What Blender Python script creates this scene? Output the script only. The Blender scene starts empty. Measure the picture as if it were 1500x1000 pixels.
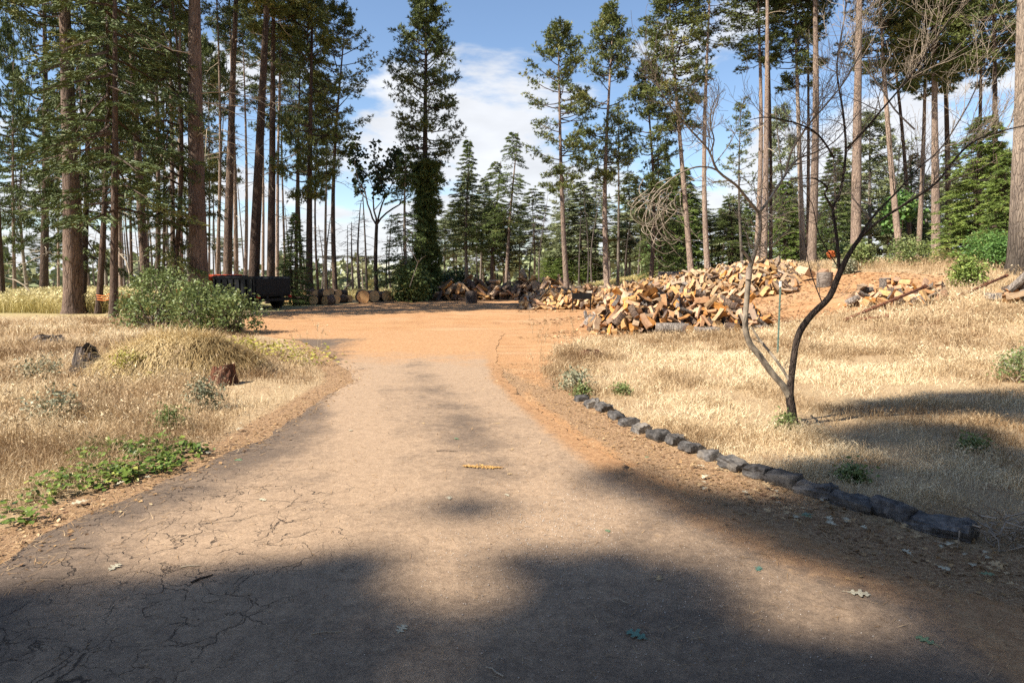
import bpy, math, random
import numpy as np
from mathutils import Vector, Matrix

# ------------------------------------------------------------------ camera, sky, sun, exposure
C = bpy.context.scene
COL = C.collection
F, HOR, CZ = 977.0, 398.0, 1.65
PITCH = math.atan((500 - HOR) / F)
cam_d = bpy.data.cameras.new('camera'); cam = bpy.data.objects.new('camera', cam_d); COL.objects.link(cam)
cam.location = (0, 0, CZ); cam.rotation_euler = (math.pi / 2 - PITCH, 0, 0)
cam_d.sensor_width = 36; cam_d.lens = 36 * F / 1500; cam_d.clip_end = 3000; cam_d.clip_start = 0.05
C.camera = cam
SUN_AZ, SUN_EL = -118.0, 46.0           # azimuth from +Y, clockwise
sa, se = math.radians(SUN_AZ), math.radians(SUN_EL)
SUN = Vector((math.sin(sa) * math.cos(se), math.cos(sa) * math.cos(se), math.sin(se)))
sl = bpy.data.lights.new('sun', 'SUN'); sl.energy = 5.0; sl.angle = math.radians(0.55); sl.color = (1, 0.92, 0.79)
so = bpy.data.objects.new('sun', sl); COL.objects.link(so)
so.rotation_euler = SUN.to_track_quat('Z', 'Y').to_euler(); so.location = SUN * 60
C.view_settings.view_transform = 'Standard'; C.view_settings.look = 'None'
C.view_settings.exposure = 1.0; C.view_settings.gamma = 1
C.render.engine = 'CYCLES'
C.cycles.use_denoising = False   # 128 samples: what grain is left reads as the photograph's own
C.cycles.max_bounces = 4; C.cycles.transparent_max_bounces = 4
C.cycles.diffuse_bounces = 2

W = bpy.data.worlds.new('World'); C.world = W; W.use_nodes = True
def build_sky():
    nt = W.node_tree; nt.nodes.clear(); N = nt.nodes.new; L = nt.links.new
    def m(op, a, b=None, c=None, clamp=False):
        n = N('ShaderNodeMath'); n.operation = op; n.use_clamp = clamp
        for i, v in enumerate((a, b, c)):
            if v is None: continue
            if isinstance(v, (int, float)): n.inputs[i].default_value = v
            else: L(v, n.inputs[i])
        return n.outputs[0]
    out = N('ShaderNodeOutputWorld'); bg = N('ShaderNodeBackground'); bg.inputs['Strength'].default_value = 0.095
    sky = N('ShaderNodeTexSky'); sky.sky_type = 'NISHITA'; sky.sun_disc = False
    sky.sun_elevation = se; sky.sun_rotation = sa; sky.altitude = 700; sky.air_density = 1.0; sky.dust_density = 0.25; sky.ozone_density = 2.0
    tc = N('ShaderNodeTexCoord'); sp = N('ShaderNodeSeparateXYZ'); L(tc.outputs['Generated'], sp.inputs[0])
    z = m('MAXIMUM', sp.outputs[2], 0.0)
    zz = m('ADD', z, 0.22)
    cb = N('ShaderNodeCombineXYZ'); L(m('DIVIDE', sp.outputs[0], zz), cb.inputs[0]); L(m('DIVIDE', sp.outputs[1], zz), cb.inputs[1])
    n1 = N('ShaderNodeTexNoise'); n1.inputs['Scale'].default_value = 1.5; n1.inputs['Detail'].default_value = 9; n1.inputs['Roughness'].default_value = 0.56; n1.inputs['Distortion'].default_value = 0.25
    mp = N('ShaderNodeMapping'); mp.inputs['Location'].default_value = (5.0, 8.6, 0.0); L(cb.outputs[0], mp.inputs[0]); L(mp.outputs[0], n1.inputs['Vector'])
    # more cloud low in the sky, clear blue overhead
    low = m('MULTIPLY', m('SUBTRACT', 0.40, z), 0.5)
    f = m('ADD', n1.outputs[0], low)
    mr = N('ShaderNodeMapRange'); mr.interpolation_type = 'SMOOTHSTEP'; L(f, mr.inputs[0])
    mr.inputs[1].default_value = 0.555; mr.inputs[2].default_value = 0.655; mr.inputs[3].default_value = 0; mr.inputs[4].default_value = 0.93
    n2 = N('ShaderNodeTexNoise'); n2.inputs['Scale'].default_value = 4.0; n2.inputs['Detail'].default_value = 7; L(mp.outputs[0], n2.inputs['Vector'])
    shade = m('ADD', 0.72, m('MULTIPLY', n2.outputs[0], 0.5))
    cc = N('ShaderNodeMix'); cc.data_type = 'RGBA'; cc.inputs[0].default_value = 1.0
    cl = N('ShaderNodeVectorMath'); cl.operation = 'SCALE'; cl.inputs[0].default_value = (5.0, 5.1, 5.3); L(shade, cl.inputs['Scale'])
    mx = N('ShaderNodeMix'); mx.data_type = 'RGBA'; L(mr.outputs[0], mx.inputs[0]); L(sky.outputs[0], mx.inputs[6]); L(cl.outputs[0], mx.inputs[7])
    L(mx.outputs[2], bg.inputs['Color']); L(bg.outputs[0], out.inputs[0])
build_sky()

# ------------------------------------------------------------------ basic helpers
rng = np.random.default_rng(7)
R_ = random.Random(11)
cp, sp_ = math.cos(PITCH), math.sin(PITCH)
def ray(px, py):
    u = (px - 750) / F; v = (500 - py) / F
    return np.array([u, cp + v * sp_, -sp_ + v * cp])
def P(px, py, Y):                       # point seen at a pixel of the photograph, Y metres ahead
    d = ray(px, py); t = Y / d[1]
    return np.array([d[0] * t, Y, CZ + d[2] * t])
def G0(px, py):                         # the same on the level plane
    d = ray(px, py); t = -CZ / d[2]
    return np.array([d[0] * t, d[1] * t])
def ss(a):
    a = np.clip(a, 0, 1); return a * a * (3 - 2 * a)
def _h(ix, iy, s):
    v = np.sin(ix * 127.1 + iy * 311.7 + s * 74.7) * 43758.5453
    return v - np.floor(v)
def vn(x, y, s=0):
    ix, iy = np.floor(x), np.floor(y); fx, fy = x - ix, y - iy
    fx = fx * fx * (3 - 2 * fx); fy = fy * fy * (3 - 2 * fy)
    a = _h(ix, iy, s); b = _h(ix + 1, iy, s); c = _h(ix, iy + 1, s); d = _h(ix + 1, iy + 1, s)
    return (a * (1 - fx) + b * fx) * (1 - fy) + (c * (1 - fx) + d * fx) * fy
def fbm(x, y, s=0, o=4):
    t = 0; a = 0.5
    for i in range(o):
        t = t + a * vn(x * 2 ** i, y * 2 ** i, s + i * 3.1); a *= 0.5
    return t / (1 - 0.5 ** o)

ROADP = [G0(*p) for p in [(0, 830), (60, 786), (110, 762), (160, 740), (250, 702), (300, 684), (340, 664), (390, 640), (440, 606), (480, 580), (515, 560), (512, 545), (492, 532), (470, 512), (440, 500), (398, 493)]]
ROADP += [G0(*p) for p in [(430, 487), (500, 480), (560, 484), (620, 479), (680, 483), (728, 480), (738, 490)]]
ROADP += [G0(*p) for p in [(728, 505), (728, 530), (740, 555), (775, 590), (830, 630), (890, 668), (960, 706), (1050, 748), (1150, 790), (1260, 832), (1380, 868), (1500, 900)]]
ROADP += [np.array(p) for p in [(3.4, 1.9), (5.2, 0.6), (7.5, -1.5), (9, -6), (-9, -6), (-7.5, -0.5), (-5.4, 1.6), (-4.0, 2.6)]]
ROAD = np.array(ROADP)
DIRT = np.array([G0(*p) for p in [(398, 494), (360, 488), (355, 470), (372, 460), (430, 452), (520, 444), (600, 441), (650, 437), (690, 432), (750, 429)]] +
                [np.array(p) for p in [(1.5, 44), (4, 46), (9, 44), (12.5, 38), (12, 30), (13.2, 25), (14.5, 22), (11.5, 19.2), (8.6, 18.3), (6.2, 17.6), (3.4, 17.4), (2.0, 16.2), (1.1, 14.5), (0.75, 12.5), (0.55, 10.5)]] +
                [G0(*p) for p in [(800, 570), (735, 540)]] + [np.array((-3, 14))])
def sdist(poly, x, y):                  # signed distance, negative inside
    x = np.asarray(x, float); y = np.asarray(y, float)
    d = np.full(x.shape, 1e9); ins = np.zeros(x.shape, bool); n = len(poly)
    for i in range(n):
        ax, ay = poly[i]; bx, by = poly[(i + 1) % n]
        ex, ey = bx - ax, by - ay
        t = np.clip(((x - ax) * ex + (y - ay) * ey) / (ex * ex + ey * ey + 1e-12), 0, 1)
        d = np.minimum(d, np.hypot(x - ax - t * ex, y - ay - t * ey))
        c = ((ay > y) != (by > y)) & (x < (bx - ax) * (y - ay) / (by - ay + 1e-12) + ax)
        ins ^= c
    return np.where(ins, -d, d)
STONE_PX = [(852, 588), (868, 597), (885, 603), (905, 614), (922, 624), (940, 634), (966, 646), (992, 653), (1016, 662), (1042, 675), (1078, 688), (1114, 700), (1152, 714), (1200, 730), (1256, 748), (1315, 764), (1385, 784)]
STONE_W = [18, 18, 20, 22, 20, 22, 30, 22, 26, 26, 38, 36, 44, 52, 60, 56, 80]
MOUND = G0(240, 556)
def height(x, y, rd=None):
    x = np.asarray(x, float); y = np.asarray(y, float)
    if rd is None: rd = sdist(ROAD, x, y)
    z = 1.95 * ss((x - 1.5) / 15.5) * ss((y - 10) / 16.5)
    off = ss((rd - 0.15) / 1.2)
    z = z + off * (0.10 * (fbm(x * .7, y * .7, 3) - .35) + 0.05 * (fbm(x * 3, y * 3, 5) - .5))
    dd = ss(-sdist(DIRT, x, y) / 1.5)
    z = z - dd * off * 0.05 * (fbm(x * .7, y * .7, 3) - .35)
    mx = (x - MOUND[0]) / 1.25; my = (y - MOUND[1] - 0.6) / 0.72
    z = z + 0.5 * ss(1.3 - np.sqrt(mx * mx + my * my) + .35 * (fbm(x * 1.6 + 4, y * 1.6, 14) - .5)) * off
    # the ridge falls away beyond the trees
    far = np.maximum(0, np.hypot(x, y) - 52)
    z = z - far * 0.045 + ss(far / 60) * 2.2 * (fbm(x * .02, y * .02, 9) - .5)
    z = z + ss((-x - 16) / 20) * 0.3 * fbm(x * .1, y * .1, 12)
    return z
def hz(x, y): return float(height(np.array([x]), np.array([y]))[0])
def GT(px, py, zoff=0.0):               # point of the terrain under a pixel
    d = ray(px, py)
    Ys = np.concatenate([np.linspace(1.5, 20, 380), np.linspace(20.1, 90, 500)])
    t = Ys / d[1]; xs = d[0] * t; zs = CZ + d[2] * t
    hs = height(xs, Ys) + zoff
    k = np.argmax(zs <= hs) if (zs <= hs).any() else len(Ys) - 1
    return float(xs[k]), float(Ys[k]), float(hs[k])

# ------------------------------------------------------------------ materials
def mat(name): 
    m = bpy.data.materials.new(name); m.use_nodes = True
    nt = m.node_tree; nt.nodes.clear()
    o = nt.nodes.new('ShaderNodeOutputMaterial'); b = nt.nodes.new('ShaderNodeBsdfPrincipled')
    nt.links.new(b.outputs[0], o.inputs[0]); b.inputs['Roughness'].default_value = 0.85
    b.inputs['Specular IOR Level'].default_value = 0.25
    return m, nt, b
class NB:
    def __init__(s, nt): s.nt = nt; s.N = nt.nodes.new; s.L = nt.links.new
    def set(s, n, i, v):
        if isinstance(v, bpy.types.NodeSocket): s.L(v, n.inputs[i])
        else: n.inputs[i].default_value = v
    def math(s, op, a, b=0.0, clamp=False):
        n = s.N('ShaderNodeMath'); n.operation = op; n.use_clamp = clamp; s.set(n, 0, a); s.set(n, 1, b); return n.outputs[0]
    def coord(s, kind='Object', scale=(1, 1, 1)):
        if kind == 'World':
            src = s.N('ShaderNodeNewGeometry').outputs['Position']
        else: src = s.N('ShaderNodeTexCoord').outputs[kind]
        mp = s.N('ShaderNodeMapping'); mp.inputs['Scale'].default_value = scale; s.L(src, mp.inputs[0]); return mp.outputs[0]
    def noise(s, vec, scale, detail=4, rough=0.55, dist=0.0):
        n = s.N('ShaderNodeTexNoise'); s.set(n, 'Vector', vec); n.inputs['Scale'].default_value = scale
        n.inputs['Detail'].default_value = detail; n.inputs['Roughness'].default_value = rough; n.inputs['Distortion'].default_value = dist
        return n.outputs[0]
    def vor(s, vec, scale, feat='F1', rnd=1.0, out=0):
        n = s.N('ShaderNodeTexVoronoi'); n.feature = feat; s.set(n, 'Vector', vec); n.inputs['Scale'].default_value = scale
        n.inputs['Randomness'].default_value = rnd; return n.outputs[out]
    def ramp(s, f, stops):
        n = s.N('ShaderNodeValToRGB'); s.L(f, n.inputs[0]); e = n.color_ramp.elements
        while len(e) < len(stops): e.new(0.5)
        for k, (p, c) in enumerate(stops):
            e[k].position = p; e[k].color = (*c, 1) if len(c) == 3 else c
        return n.outputs[0]
    def step(s, f, a, b, lo=0.0, hi=1.0):
        n = s.N('ShaderNodeMapRange'); s.set(n, 0, f); n.interpolation_type = 'SMOOTHSTEP'
        for i, v in enumerate((a, b, lo, hi)): n.inputs[i + 1].default_value = v
        return n.outputs[0]
    def mix(s, f, a, b, mode='MIX'):
        n = s.N('ShaderNodeMix'); n.data_type = 'RGBA'; n.blend_type = mode; s.set(n, 0, f)
        for i, v in ((6, a), (7, b)):
            if isinstance(v, tuple): n.inputs[i].default_value = (*v, 1) if len(v) == 3 else v
            else: s.L(v, n.inputs[i])
        return n.outputs[2]
    def attr(s, name): 
        n = s.N('ShaderNodeAttribute'); n.attribute_name = name; return n.outputs['Fac']
    def bump(s, h, strength=0.5, dist=0.02):
        n = s.N('ShaderNodeBump'); n.inputs['Strength'].default_value = strength; n.inputs['Distance'].default_value = dist; s.L(h, n.inputs['Height']); return n.outputs[0]
    def objrand(s): return s.N('ShaderNodeObjectInfo').outputs['Random']

def foliage_mat(name, dark, light, yellow=None, rough=0.6, trans=0.0):
    m, nt, b = mat(name); n = NB(nt)
    t = n.attr('tint'); r = n.objrand()
    f = n.math('ADD', t, n.math('MULTIPLY', n.math('SUBTRACT', r, 0.5), 0.35), True)
    st = [(0.0, dark), (0.8, light)]
    if yellow: st.append((1.0, yellow))
    c = n.ramp(f, st); nt.links.new(c, b.inputs['Base Color']); b.inputs['Roughness'].default_value = rough
    if trans:
        tr = nt.nodes.new('ShaderNodeBsdfTranslucent'); nt.links.new(c, tr.inputs[0])
        mx = nt.nodes.new('ShaderNodeMixShader'); mx.inputs[0].default_value = trans
        nt.links.new(b.outputs[0], mx.inputs[1]); nt.links.new(tr.outputs[0], mx.inputs[2])
        nt.links.new(mx.outputs[0], nt.nodes['Material Output'].inputs[0])
    return m
def bark_mat(name, plate, plate2, furrow, sc=7.0, char=0.0):
    m, nt, b = mat(name); n = NB(nt)
    v = n.coord('Object', (1, 1, 0.2)); 
    w = n.noise(v, 3.0, 3)
    add = nt.nodes.new('ShaderNodeVectorMath'); add.operation = 'MULTIPLY_ADD'; nt.links.new(w, add.inputs[0]); add.inputs[1].default_value = (.45, .45, .45); nt.links.new(v, add.inputs[2])
    e = n.vor(add.outputs[0], sc, 'DISTANCE_TO_EDGE')
    fine = n.noise(n.coord('Object', (1, 1, 0.15)), 38, 5, 0.7)
    big = n.noise(n.coord('Object', (1, 1, 0.5)), 1.3, 3)
    col = n.mix(n.step(big, 0.35, 0.65), plate, plate2)
    col = n.mix(n.step(fine, 0.35, 0.75, 0.0, 0.55), col, furrow)
    col = n.mix(n.math('MULTIPLY', n.step(e, 0.0, 0.13, 0.8, 0.0), n.step(n.noise(v, 5, 4), .38, .62)), col, furrow)
    r = n.objrand()
    hsv = nt.nodes.new('ShaderNodeHueSaturation'); nt.links.new(n.math('ADD', 0.72, n.math('MULTIPLY', r, 0.5)), hsv.inputs['Value']); nt.links.new(col, hsv.inputs['Color'])
    col = hsv.outputs[0]
    if char:
        z = nt.nodes.new('ShaderNodeSeparateXYZ'); nt.links.new(n.coord('Object'), z.inputs[0])
        k = n.math('ADD', z.outputs[2], n.math('MULTIPLY', big, -3.0))
        col = n.mix(n.step(k, -1.6, char, 0.85, 0.0), col, (0.02, 0.018, 0.016))
    nt.links.new(col, b.inputs['Base Color']); b.inputs['Roughness'].default_value = 0.9
    hgt = n.math('ADD', n.math('MULTIPLY', n.step(e, 0, 0.14), .6), n.math('MULTIPLY', fine, 0.9))
    nt.links.new(n.bump(hgt, 0.9, 0.04), b.inputs['Normal'])
    return m
def plain(name, col, rough=0.8, metal=0.0, var=0.15, sc=20):
    m, nt, b = mat(name); n = NB(nt)
    f = n.noise(n.coord('Object'), sc, 5, 0.65)
    d = tuple(c * (1 - var * 2.2) for c in col); l = tuple(min(1, c * (1 + var)) for c in col)
    nt.links.new(n.ramp(f, [(0.3, d), (0.7, l)]), b.inputs['Base Color'])
    b.inputs['Roughness'].default_value = rough; b.inputs['Metallic'].default_value = metal
    nt.links.new(n.bump(f, 0.25, 0.01), b.inputs['Normal'])
    return m
M = {}
M['pine'] = foliage_mat('pine_needles', (0.07, 0.092, 0.026), (0.17, 0.20, 0.058), (0.28, 0.27, 0.085), 0.5)
M['pine_dark'] = foliage_mat('dark_pine_needles', (0.055, 0.078, 0.024), (0.13, 0.165, 0.05), (0.22, 0.22, 0.07), 0.55)
M['fir'] = foliage_mat('fir_needles', (0.07, 0.105, 0.03), (0.17, 0.22, 0.065), (0.26, 0.28, 0.09), 0.55)
M['cedar'] = foliage_mat('cedar_sprays', (0.085, 0.13, 0.03), (0.21, 0.28, 0.065), (0.32, 0.36, 0.10), 0.55)
M['far'] = foliage_mat('haze_paled_far_needles', (0.13, 0.155, 0.075), (0.25, 0.28, 0.14), (0.32, 0.33, 0.18), 0.7)  # paler needles: distance haze is put into the colour
M['leaf'] = foliage_mat('broad_leaves', (0.10, 0.14, 0.045), (0.25, 0.30, 0.11), (0.42, 0.42, 0.18), 0.4, 0.2)
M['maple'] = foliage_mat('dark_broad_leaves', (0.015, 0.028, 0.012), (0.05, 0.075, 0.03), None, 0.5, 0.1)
M['bright'] = foliage_mat('bright_green_leaves', (0.05, 0.12, 0.03), (0.15, 0.27, 0.07), (0.3, 0.36, 0.13), 0.4, 0.2)
M['ivy'] = foliage_mat('ivy_leaves', (0.06, 0.11, 0.02), (0.20, 0.27, 0.05), (0.42, 0.42, 0.10), 0.4, 0.15)
M['yellow'] = foliage_mat('yellow_green_leaves', (0.18, 0.18, 0.04), (0.42, 0.38, 0.08), (0.6, 0.5, 0.12), 0.45, 0.15)
M['sage'] = foliage_mat('grey_green_leaves', (0.14, 0.15, 0.09), (0.33, 0.33, 0.22), (0.5, 0.47, 0.33), 0.7, 0.1)
M['straw'] = foliage_mat('dry_straw', (0.24, 0.145, 0.07), (0.64, 0.49, 0.30), (0.84, 0.72, 0.50), 0.6, 0.2)
M['straw_gold'] = foliage_mat('golden_straw', (0.30, 0.20, 0.085), (0.64, 0.49, 0.25), (0.80, 0.66, 0.40), 0.6, 0.2)
M['straw_green'] = foliage_mat('green_gold_grass', (0.26, 0.22, 0.08), (0.56, 0.48, 0.20), (0.72, 0.62, 0.33), 0.6, 0.2)
M['litter'] = foliage_mat('leaf_litter', (0.12, 0.06, 0.03), (0.42, 0.26, 0.12), (0.66, 0.48, 0.28), 0.7)
M['bark_red'] = bark_mat('red_brown_bark', (0.26, 0.185, 0.14), (0.155, 0.107, 0.083), (0.04, 0.028, 0.023), 10)
M['bark_pale'] = bark_mat('pale_pinkish_bark', (0.43, 0.32, 0.245), (0.33, 0.25, 0.20), (0.16, 0.11, 0.09), 12)
M['bark_char'] = bark_mat('pale_bark_charred_at_the_foot', (0.47, 0.38, 0.30), (0.35, 0.28, 0.225), (0.13, 0.10, 0.085), 11, 2.2)
M['bark_dark'] = bark_mat('dark_grey_brown_bark', (0.17, 0.115, 0.085), (0.115, 0.08, 0.063), (0.03, 0.022, 0.018), 11)
M['bark_grey'] = bark_mat('grey_bark', (0.34, 0.29, 0.24), (0.26, 0.21, 0.17), (0.09, 0.07, 0.055), 14)
M['snag'] = bark_mat('burnt_snag_wood', (0.20, 0.16, 0.14), (0.12, 0.10, 0.09), (0.03, 0.025, 0.02), 12)
M['twig'] = plain('pale_dead_twig', (0.50, 0.41, 0.30), 0.8, 0, 0.2)
M['stemdark'] = bark_mat('black_brown_stem', (0.15, 0.11, 0.088), (0.09, 0.066, 0.054), (0.035, 0.026, 0.02), 40)
M['stemgrey'] = None

def ground_mat():
    m, nt, b = mat('dry_earth_and_straw'); n = NB(nt)
    v = n.coord('World'); dirt = n.attr('dirt'); lit = n.attr('litter'); green = n.attr('green')
    n1 = n.noise(v, 1.1, 6, 0.6); n2 = n.noise(v, 9, 6, 0.7); n3 = n.noise(v, 45, 5, 0.75); n4 = n.noise(v, 0.35, 4)
    straw = n.ramp(n3, [(0.28, (0.14, 0.085, 0.045)), (0.45, (0.36, 0.25, 0.14)), (0.6, (0.56, 0.42, 0.25)), (0.8, (0.70, 0.56, 0.36))])
    straw = n.mix(n.step(n1, 0.45, 0.75, 0, 0.5), straw, (0.26, 0.14, 0.075))
    straw = n.mix(n.math('MULTIPLY', green, n.step(n2, 0.3, 0.6)), straw, (0.34, 0.31, 0.13))
    redd = n.ramp(n.math('ADD', n.math('MULTIPLY', n2, 0.5), n.math('MULTIPLY', n1, 0.5)), [(0.3, (0.33, 0.16, 0.068)), (0.5, (0.44, 0.24, 0.112)), (0.72, (0.50, 0.30, 0.155))])
    redd = n.mix(n.step(n3, 0.55, 0.8, 0, 0.45), redd, (0.58, 0.40, 0.24))
    redd = n.mix(n.step(n4, 0.5, 0.75, 0, 0.5), redd, (0.47, 0.31, 0.185))
    # long faint wheel tracks over the clearing
    trk = n.noise(n.coord('World', (0.12, 1.3, 1)), 2.2, 5, 0.6, 0.6)
    redd = n.mix(n.step(trk, 0.52, 0.68, 0, 0.5), redd, (0.56, 0.36, 0.20))
    trk2 = n.noise(n.coord('World', (0.2, 2.6, 1)), 2.0, 4, 0.6, 0.5)
    redd = n.mix(n.step(n.noise(v, 22, 5, .8), .56, .7, 0, .5), redd, (0.24, 0.12, 0.058))
    redd = n.mix(n.step(trk2, 0.56, 0.68, 0, 0.65), redd, (0.31, 0.16, 0.075))
    litc = n.ramp(n3, [(0.3, (0.13, 0.07, 0.038)), (0.48, (0.31, 0.185, 0.10)), (0.62, (0.48, 0.33, 0.19)), (0.8, (0.62, 0.48, 0.30))])
    edge = n.math('ADD', dirt, n.math('ADD', n.math('MULTIPLY', n.math('SUBTRACT', n2, 0.5), 0.9), n.math('MULTIPLY', n.math('SUBTRACT', n1, 0.5), 0.7)))
    col = n.mix(n.step(n.math('ADD', lit, n.math('MULTIPLY', n.math('SUBTRACT', n2, 0.5), 0.8)), 0.3, 0.65), straw, litc)
    col = n.mix(n.step(edge, 0.35, 0.62), col, redd)
    nt.links.new(col, b.inputs['Base Color']); b.inputs['Roughness'].default_value = 0.95
    h = n.math('ADD', n.math('MULTIPLY', n2, 0.7), n.math('MULTIPLY', n3, 0.4))
    nt.links.new(n.bump(h, 0.8, 0.05), b.inputs['Normal'])
    return m
def road_mat():
    m, nt, b = mat('dusty_cracked_asphalt'); n = NB(nt)
    v = n.coord('World'); dust_shade = n.attr('dust_shade'); red = n.attr('red'); crk = n.attr('crack')
    n1 = n.noise(v, 1.6, 6, 0.6); n2 = n.noise(v, 14, 6, 0.7); n3 = n.noise(v, 110, 5, 0.85); n5 = n.noise(v, 0.7, 3)
    wv = nt.nodes.new('ShaderNodeVectorMath'); wv.operation = 'MULTIPLY_ADD'
    nz = nt.nodes.new('ShaderNodeTexNoise'); nz.inputs['Scale'].default_value = 3.5; nz.inputs['Detail'].default_value = 6; nt.links.new(v, nz.inputs['Vector'])
    nt.links.new(nz.outputs['Color'], wv.inputs[0]); wv.inputs[1].default_value = (0.55, 0.55, 0.0); nt.links.new(v, wv.inputs[2])
    e1 = n.vor(wv.outputs[0], 2.3, 'DISTANCE_TO_EDGE'); e2 = n.vor(wv.outputs[0], 6.5, 'DISTANCE_TO_EDGE')
    base = n.ramp(n3, [(0.25, (0.066, 0.046, 0.034)), (0.5, (0.135, 0.098, 0.071)), (0.68, (0.19, 0.142, 0.105)), (0.82, (0.34, 0.28, 0.23))])
    dcol = n.ramp(n.math('ADD', n.math('MULTIPLY', n2, 0.45), n.math('MULTIPLY', n3, 0.55)), [(0.28, (0.17, 0.112, 0.07)), (0.45, (0.36, 0.248, 0.16)), (0.6, (0.425, 0.30, 0.197)), (0.8, (0.50, 0.375, 0.255))])
    da = n.math('ADD', dust_shade, n.math('ADD', n.math('MULTIPLY', n.math('SUBTRACT', n1, 0.5), 0.9), n.math('MULTIPLY', n.math('SUBTRACT', n2, 0.5), 0.5)))
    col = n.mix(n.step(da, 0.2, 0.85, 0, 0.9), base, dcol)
    rcol = n.ramp(n.math('ADD', n.math('MULTIPLY', n2, 0.7), n.math('MULTIPLY', n3, 0.3)), [(0.3, (0.22, 0.11, 0.05)), (0.5, (0.37, 0.205, 0.10)), (0.75, (0.50, 0.32, 0.17))])
    yy = nt.nodes.new('ShaderNodeSeparateXYZ'); nt.links.new(v, yy.inputs[0]); rcol = n.mix(n.step(yy.outputs[1], 9.5, 14.5, 0, .8), rcol, n.mix(n.step(n2, .35, .65), (0.37, 0.20, 0.092), (0.485, 0.285, 0.145)))
    ra = n.math('ADD', red, n.math('ADD', n.math('MULTIPLY', n.math('SUBTRACT', n1, 0.5), 0.8), n.math('MULTIPLY', n.math('SUBTRACT', n2, 0.5), 0.7)))
    col = n.mix(n.step(ra, 0.25, 0.8), col, rcol)
    # cracks, some filled
    gate = n.step(n.math('ADD', crk, n.math('MULTIPLY', n.math('SUBTRACT', n1, 0.5), 1.4)), 0.35, 0.75)
    gate2 = n.step(n.math('ADD', crk, n.math('MULTIPLY', n.math('SUBTRACT', n5, 0.5), 2.0)), 0.55, 0.95)
    wd = n.step(n.noise(v, 4.3, 5, .7), .35, .72, .2, 2.0); e1 = n.math('DIVIDE', e1, wd); e2 = n.math('DIVIDE', e2, wd)
    k1 = n.math('MULTIPLY', n.step(e1, 0.0, 0.010, 1, 0), gate)
    k2 = n.math('MULTIPLY', n.step(e2, 0.0, 0.024, 1, 0), gate2)
    brk = n.step(n.noise(v, 7, 4), 0.42, 0.55)
    k = n.math('MAXIMUM', k1, n.math('MULTIPLY', k2, brk))
    col = n.mix(n.math('MULTIPLY', k, 0.85), col, (0.03, 0.02, 0.016))
    # aggregate: every stone of the mix its own shade
    va = nt.nodes.new('ShaderNodeTexVoronoi'); va.inputs['Scale'].default_value = 85; nt.links.new(v, va.inputs['Vector']); vc = nt.nodes.new('ShaderNodeSeparateColor'); nt.links.new(va.outputs['Color'], vc.inputs[0])
    agg = nt.nodes.new('ShaderNodeHueSaturation'); nt.links.new(n.math('ADD', .84, n.math('MULTIPLY', vc.outputs[0], .34)), agg.inputs['Value']); nt.links.new(col, agg.inputs['Color']); col = agg.outputs[0]
    # pale stone chips worn out of the surface
    vo = nt.nodes.new('ShaderNodeTexVoronoi'); vo.inputs['Scale'].default_value = 55; nt.links.new(v, vo.inputs['Vector'])
    hs = nt.nodes.new('ShaderNodeSeparateColor'); nt.links.new(vo.outputs['Color'], hs.inputs[0])
    chip = n.math('MULTIPLY', n.step(vo.outputs['Distance'], 0.16, 0.24, 1, 0), n.step(hs.outputs[0], 0.965, 0.975))
    col = n.mix(n.math('MULTIPLY', chip, n.step(ra, 0.3, 0.6, 0.75, 0.1)), col, (0.5, 0.42, 0.36))
    nt.links.new(col, b.inputs['Base Color']); b.inputs['Roughness'].default_value = 0.82
    h = n.math('ADD', n.math('MULTIPLY', n3, 0.5), n.math('SUBTRACT', n.math('MULTIPLY', n2, 0.25), n.math('MULTIPLY', k, 1.6)))
    nt.links.new(n.bump(h, 0.7, 0.012), b.inputs['Normal'])
    return m
M['ground'] = ground_mat(); M['road'] = road_mat()

# ------------------------------------------------------------------ geometry helpers
class Geo:
    def __init__(s): s.v = []; s.f = []; s.n = 0; s.t = []; s.m = []; s.fs = []
    def add(s, v, f, tint=0.5, mi=0):
        v = np.asarray(v, float).reshape(-1, 3); f = np.asarray(f, np.int64)
        s.v.append(v); s.f.append(f + s.n); s.n += len(v)
        s.t.append(np.full(len(v), tint) if np.isscalar(tint) else np.asarray(tint, float))
        s.m.append(np.full(len(f), mi, np.int32)); return s
    def tris(s, v, tint, mi=0):         # v: (n,3,3); tint: (n,)
        v = np.asarray(v); n = len(v)
        return s.add(v.reshape(-1, 3), np.arange(n * 3).reshape(n, 3), np.repeat(tint, 3) if not np.isscalar(tint) else tint, mi)
    def mesh(s, name, mats, smooth=False):
        me = bpy.data.meshes.new(name)
        V = np.concatenate(s.v); T = np.concatenate(s.t)
        me.vertices.add(len(V)); me.vertices.foreach_set('co', V.ravel())
        tot = np.concatenate([np.full(len(f), f.shape[1]) for f in s.f]).astype(np.int32)
        li = np.concatenate([f.ravel() for f in s.f]).astype(np.int32)
        me.loops.add(len(li)); me.loops.foreach_set('vertex_index', li)
        me.polygons.add(len(tot)); me.polygons.foreach_set('loop_start', np.concatenate([[0], np.cumsum(tot)[:-1]]).astype(np.int32))
        me.polygons.foreach_set('material_index', np.concatenate(s.m))
        me.polygons.foreach_set('use_smooth', np.full(len(tot), smooth, bool))
        a = me.attributes.new('tint', 'FLOAT', 'POINT'); a.data.foreach_set('value', T.astype(np.float32))
        me.update(calc_edges=True); me.validate()
        for m in mats: me.materials.append(m)
        return me
def unit(v):
    v = np.asarray(v, float); return v / (np.linalg.norm(v, axis=-1, keepdims=True) + 1e-9)
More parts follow.
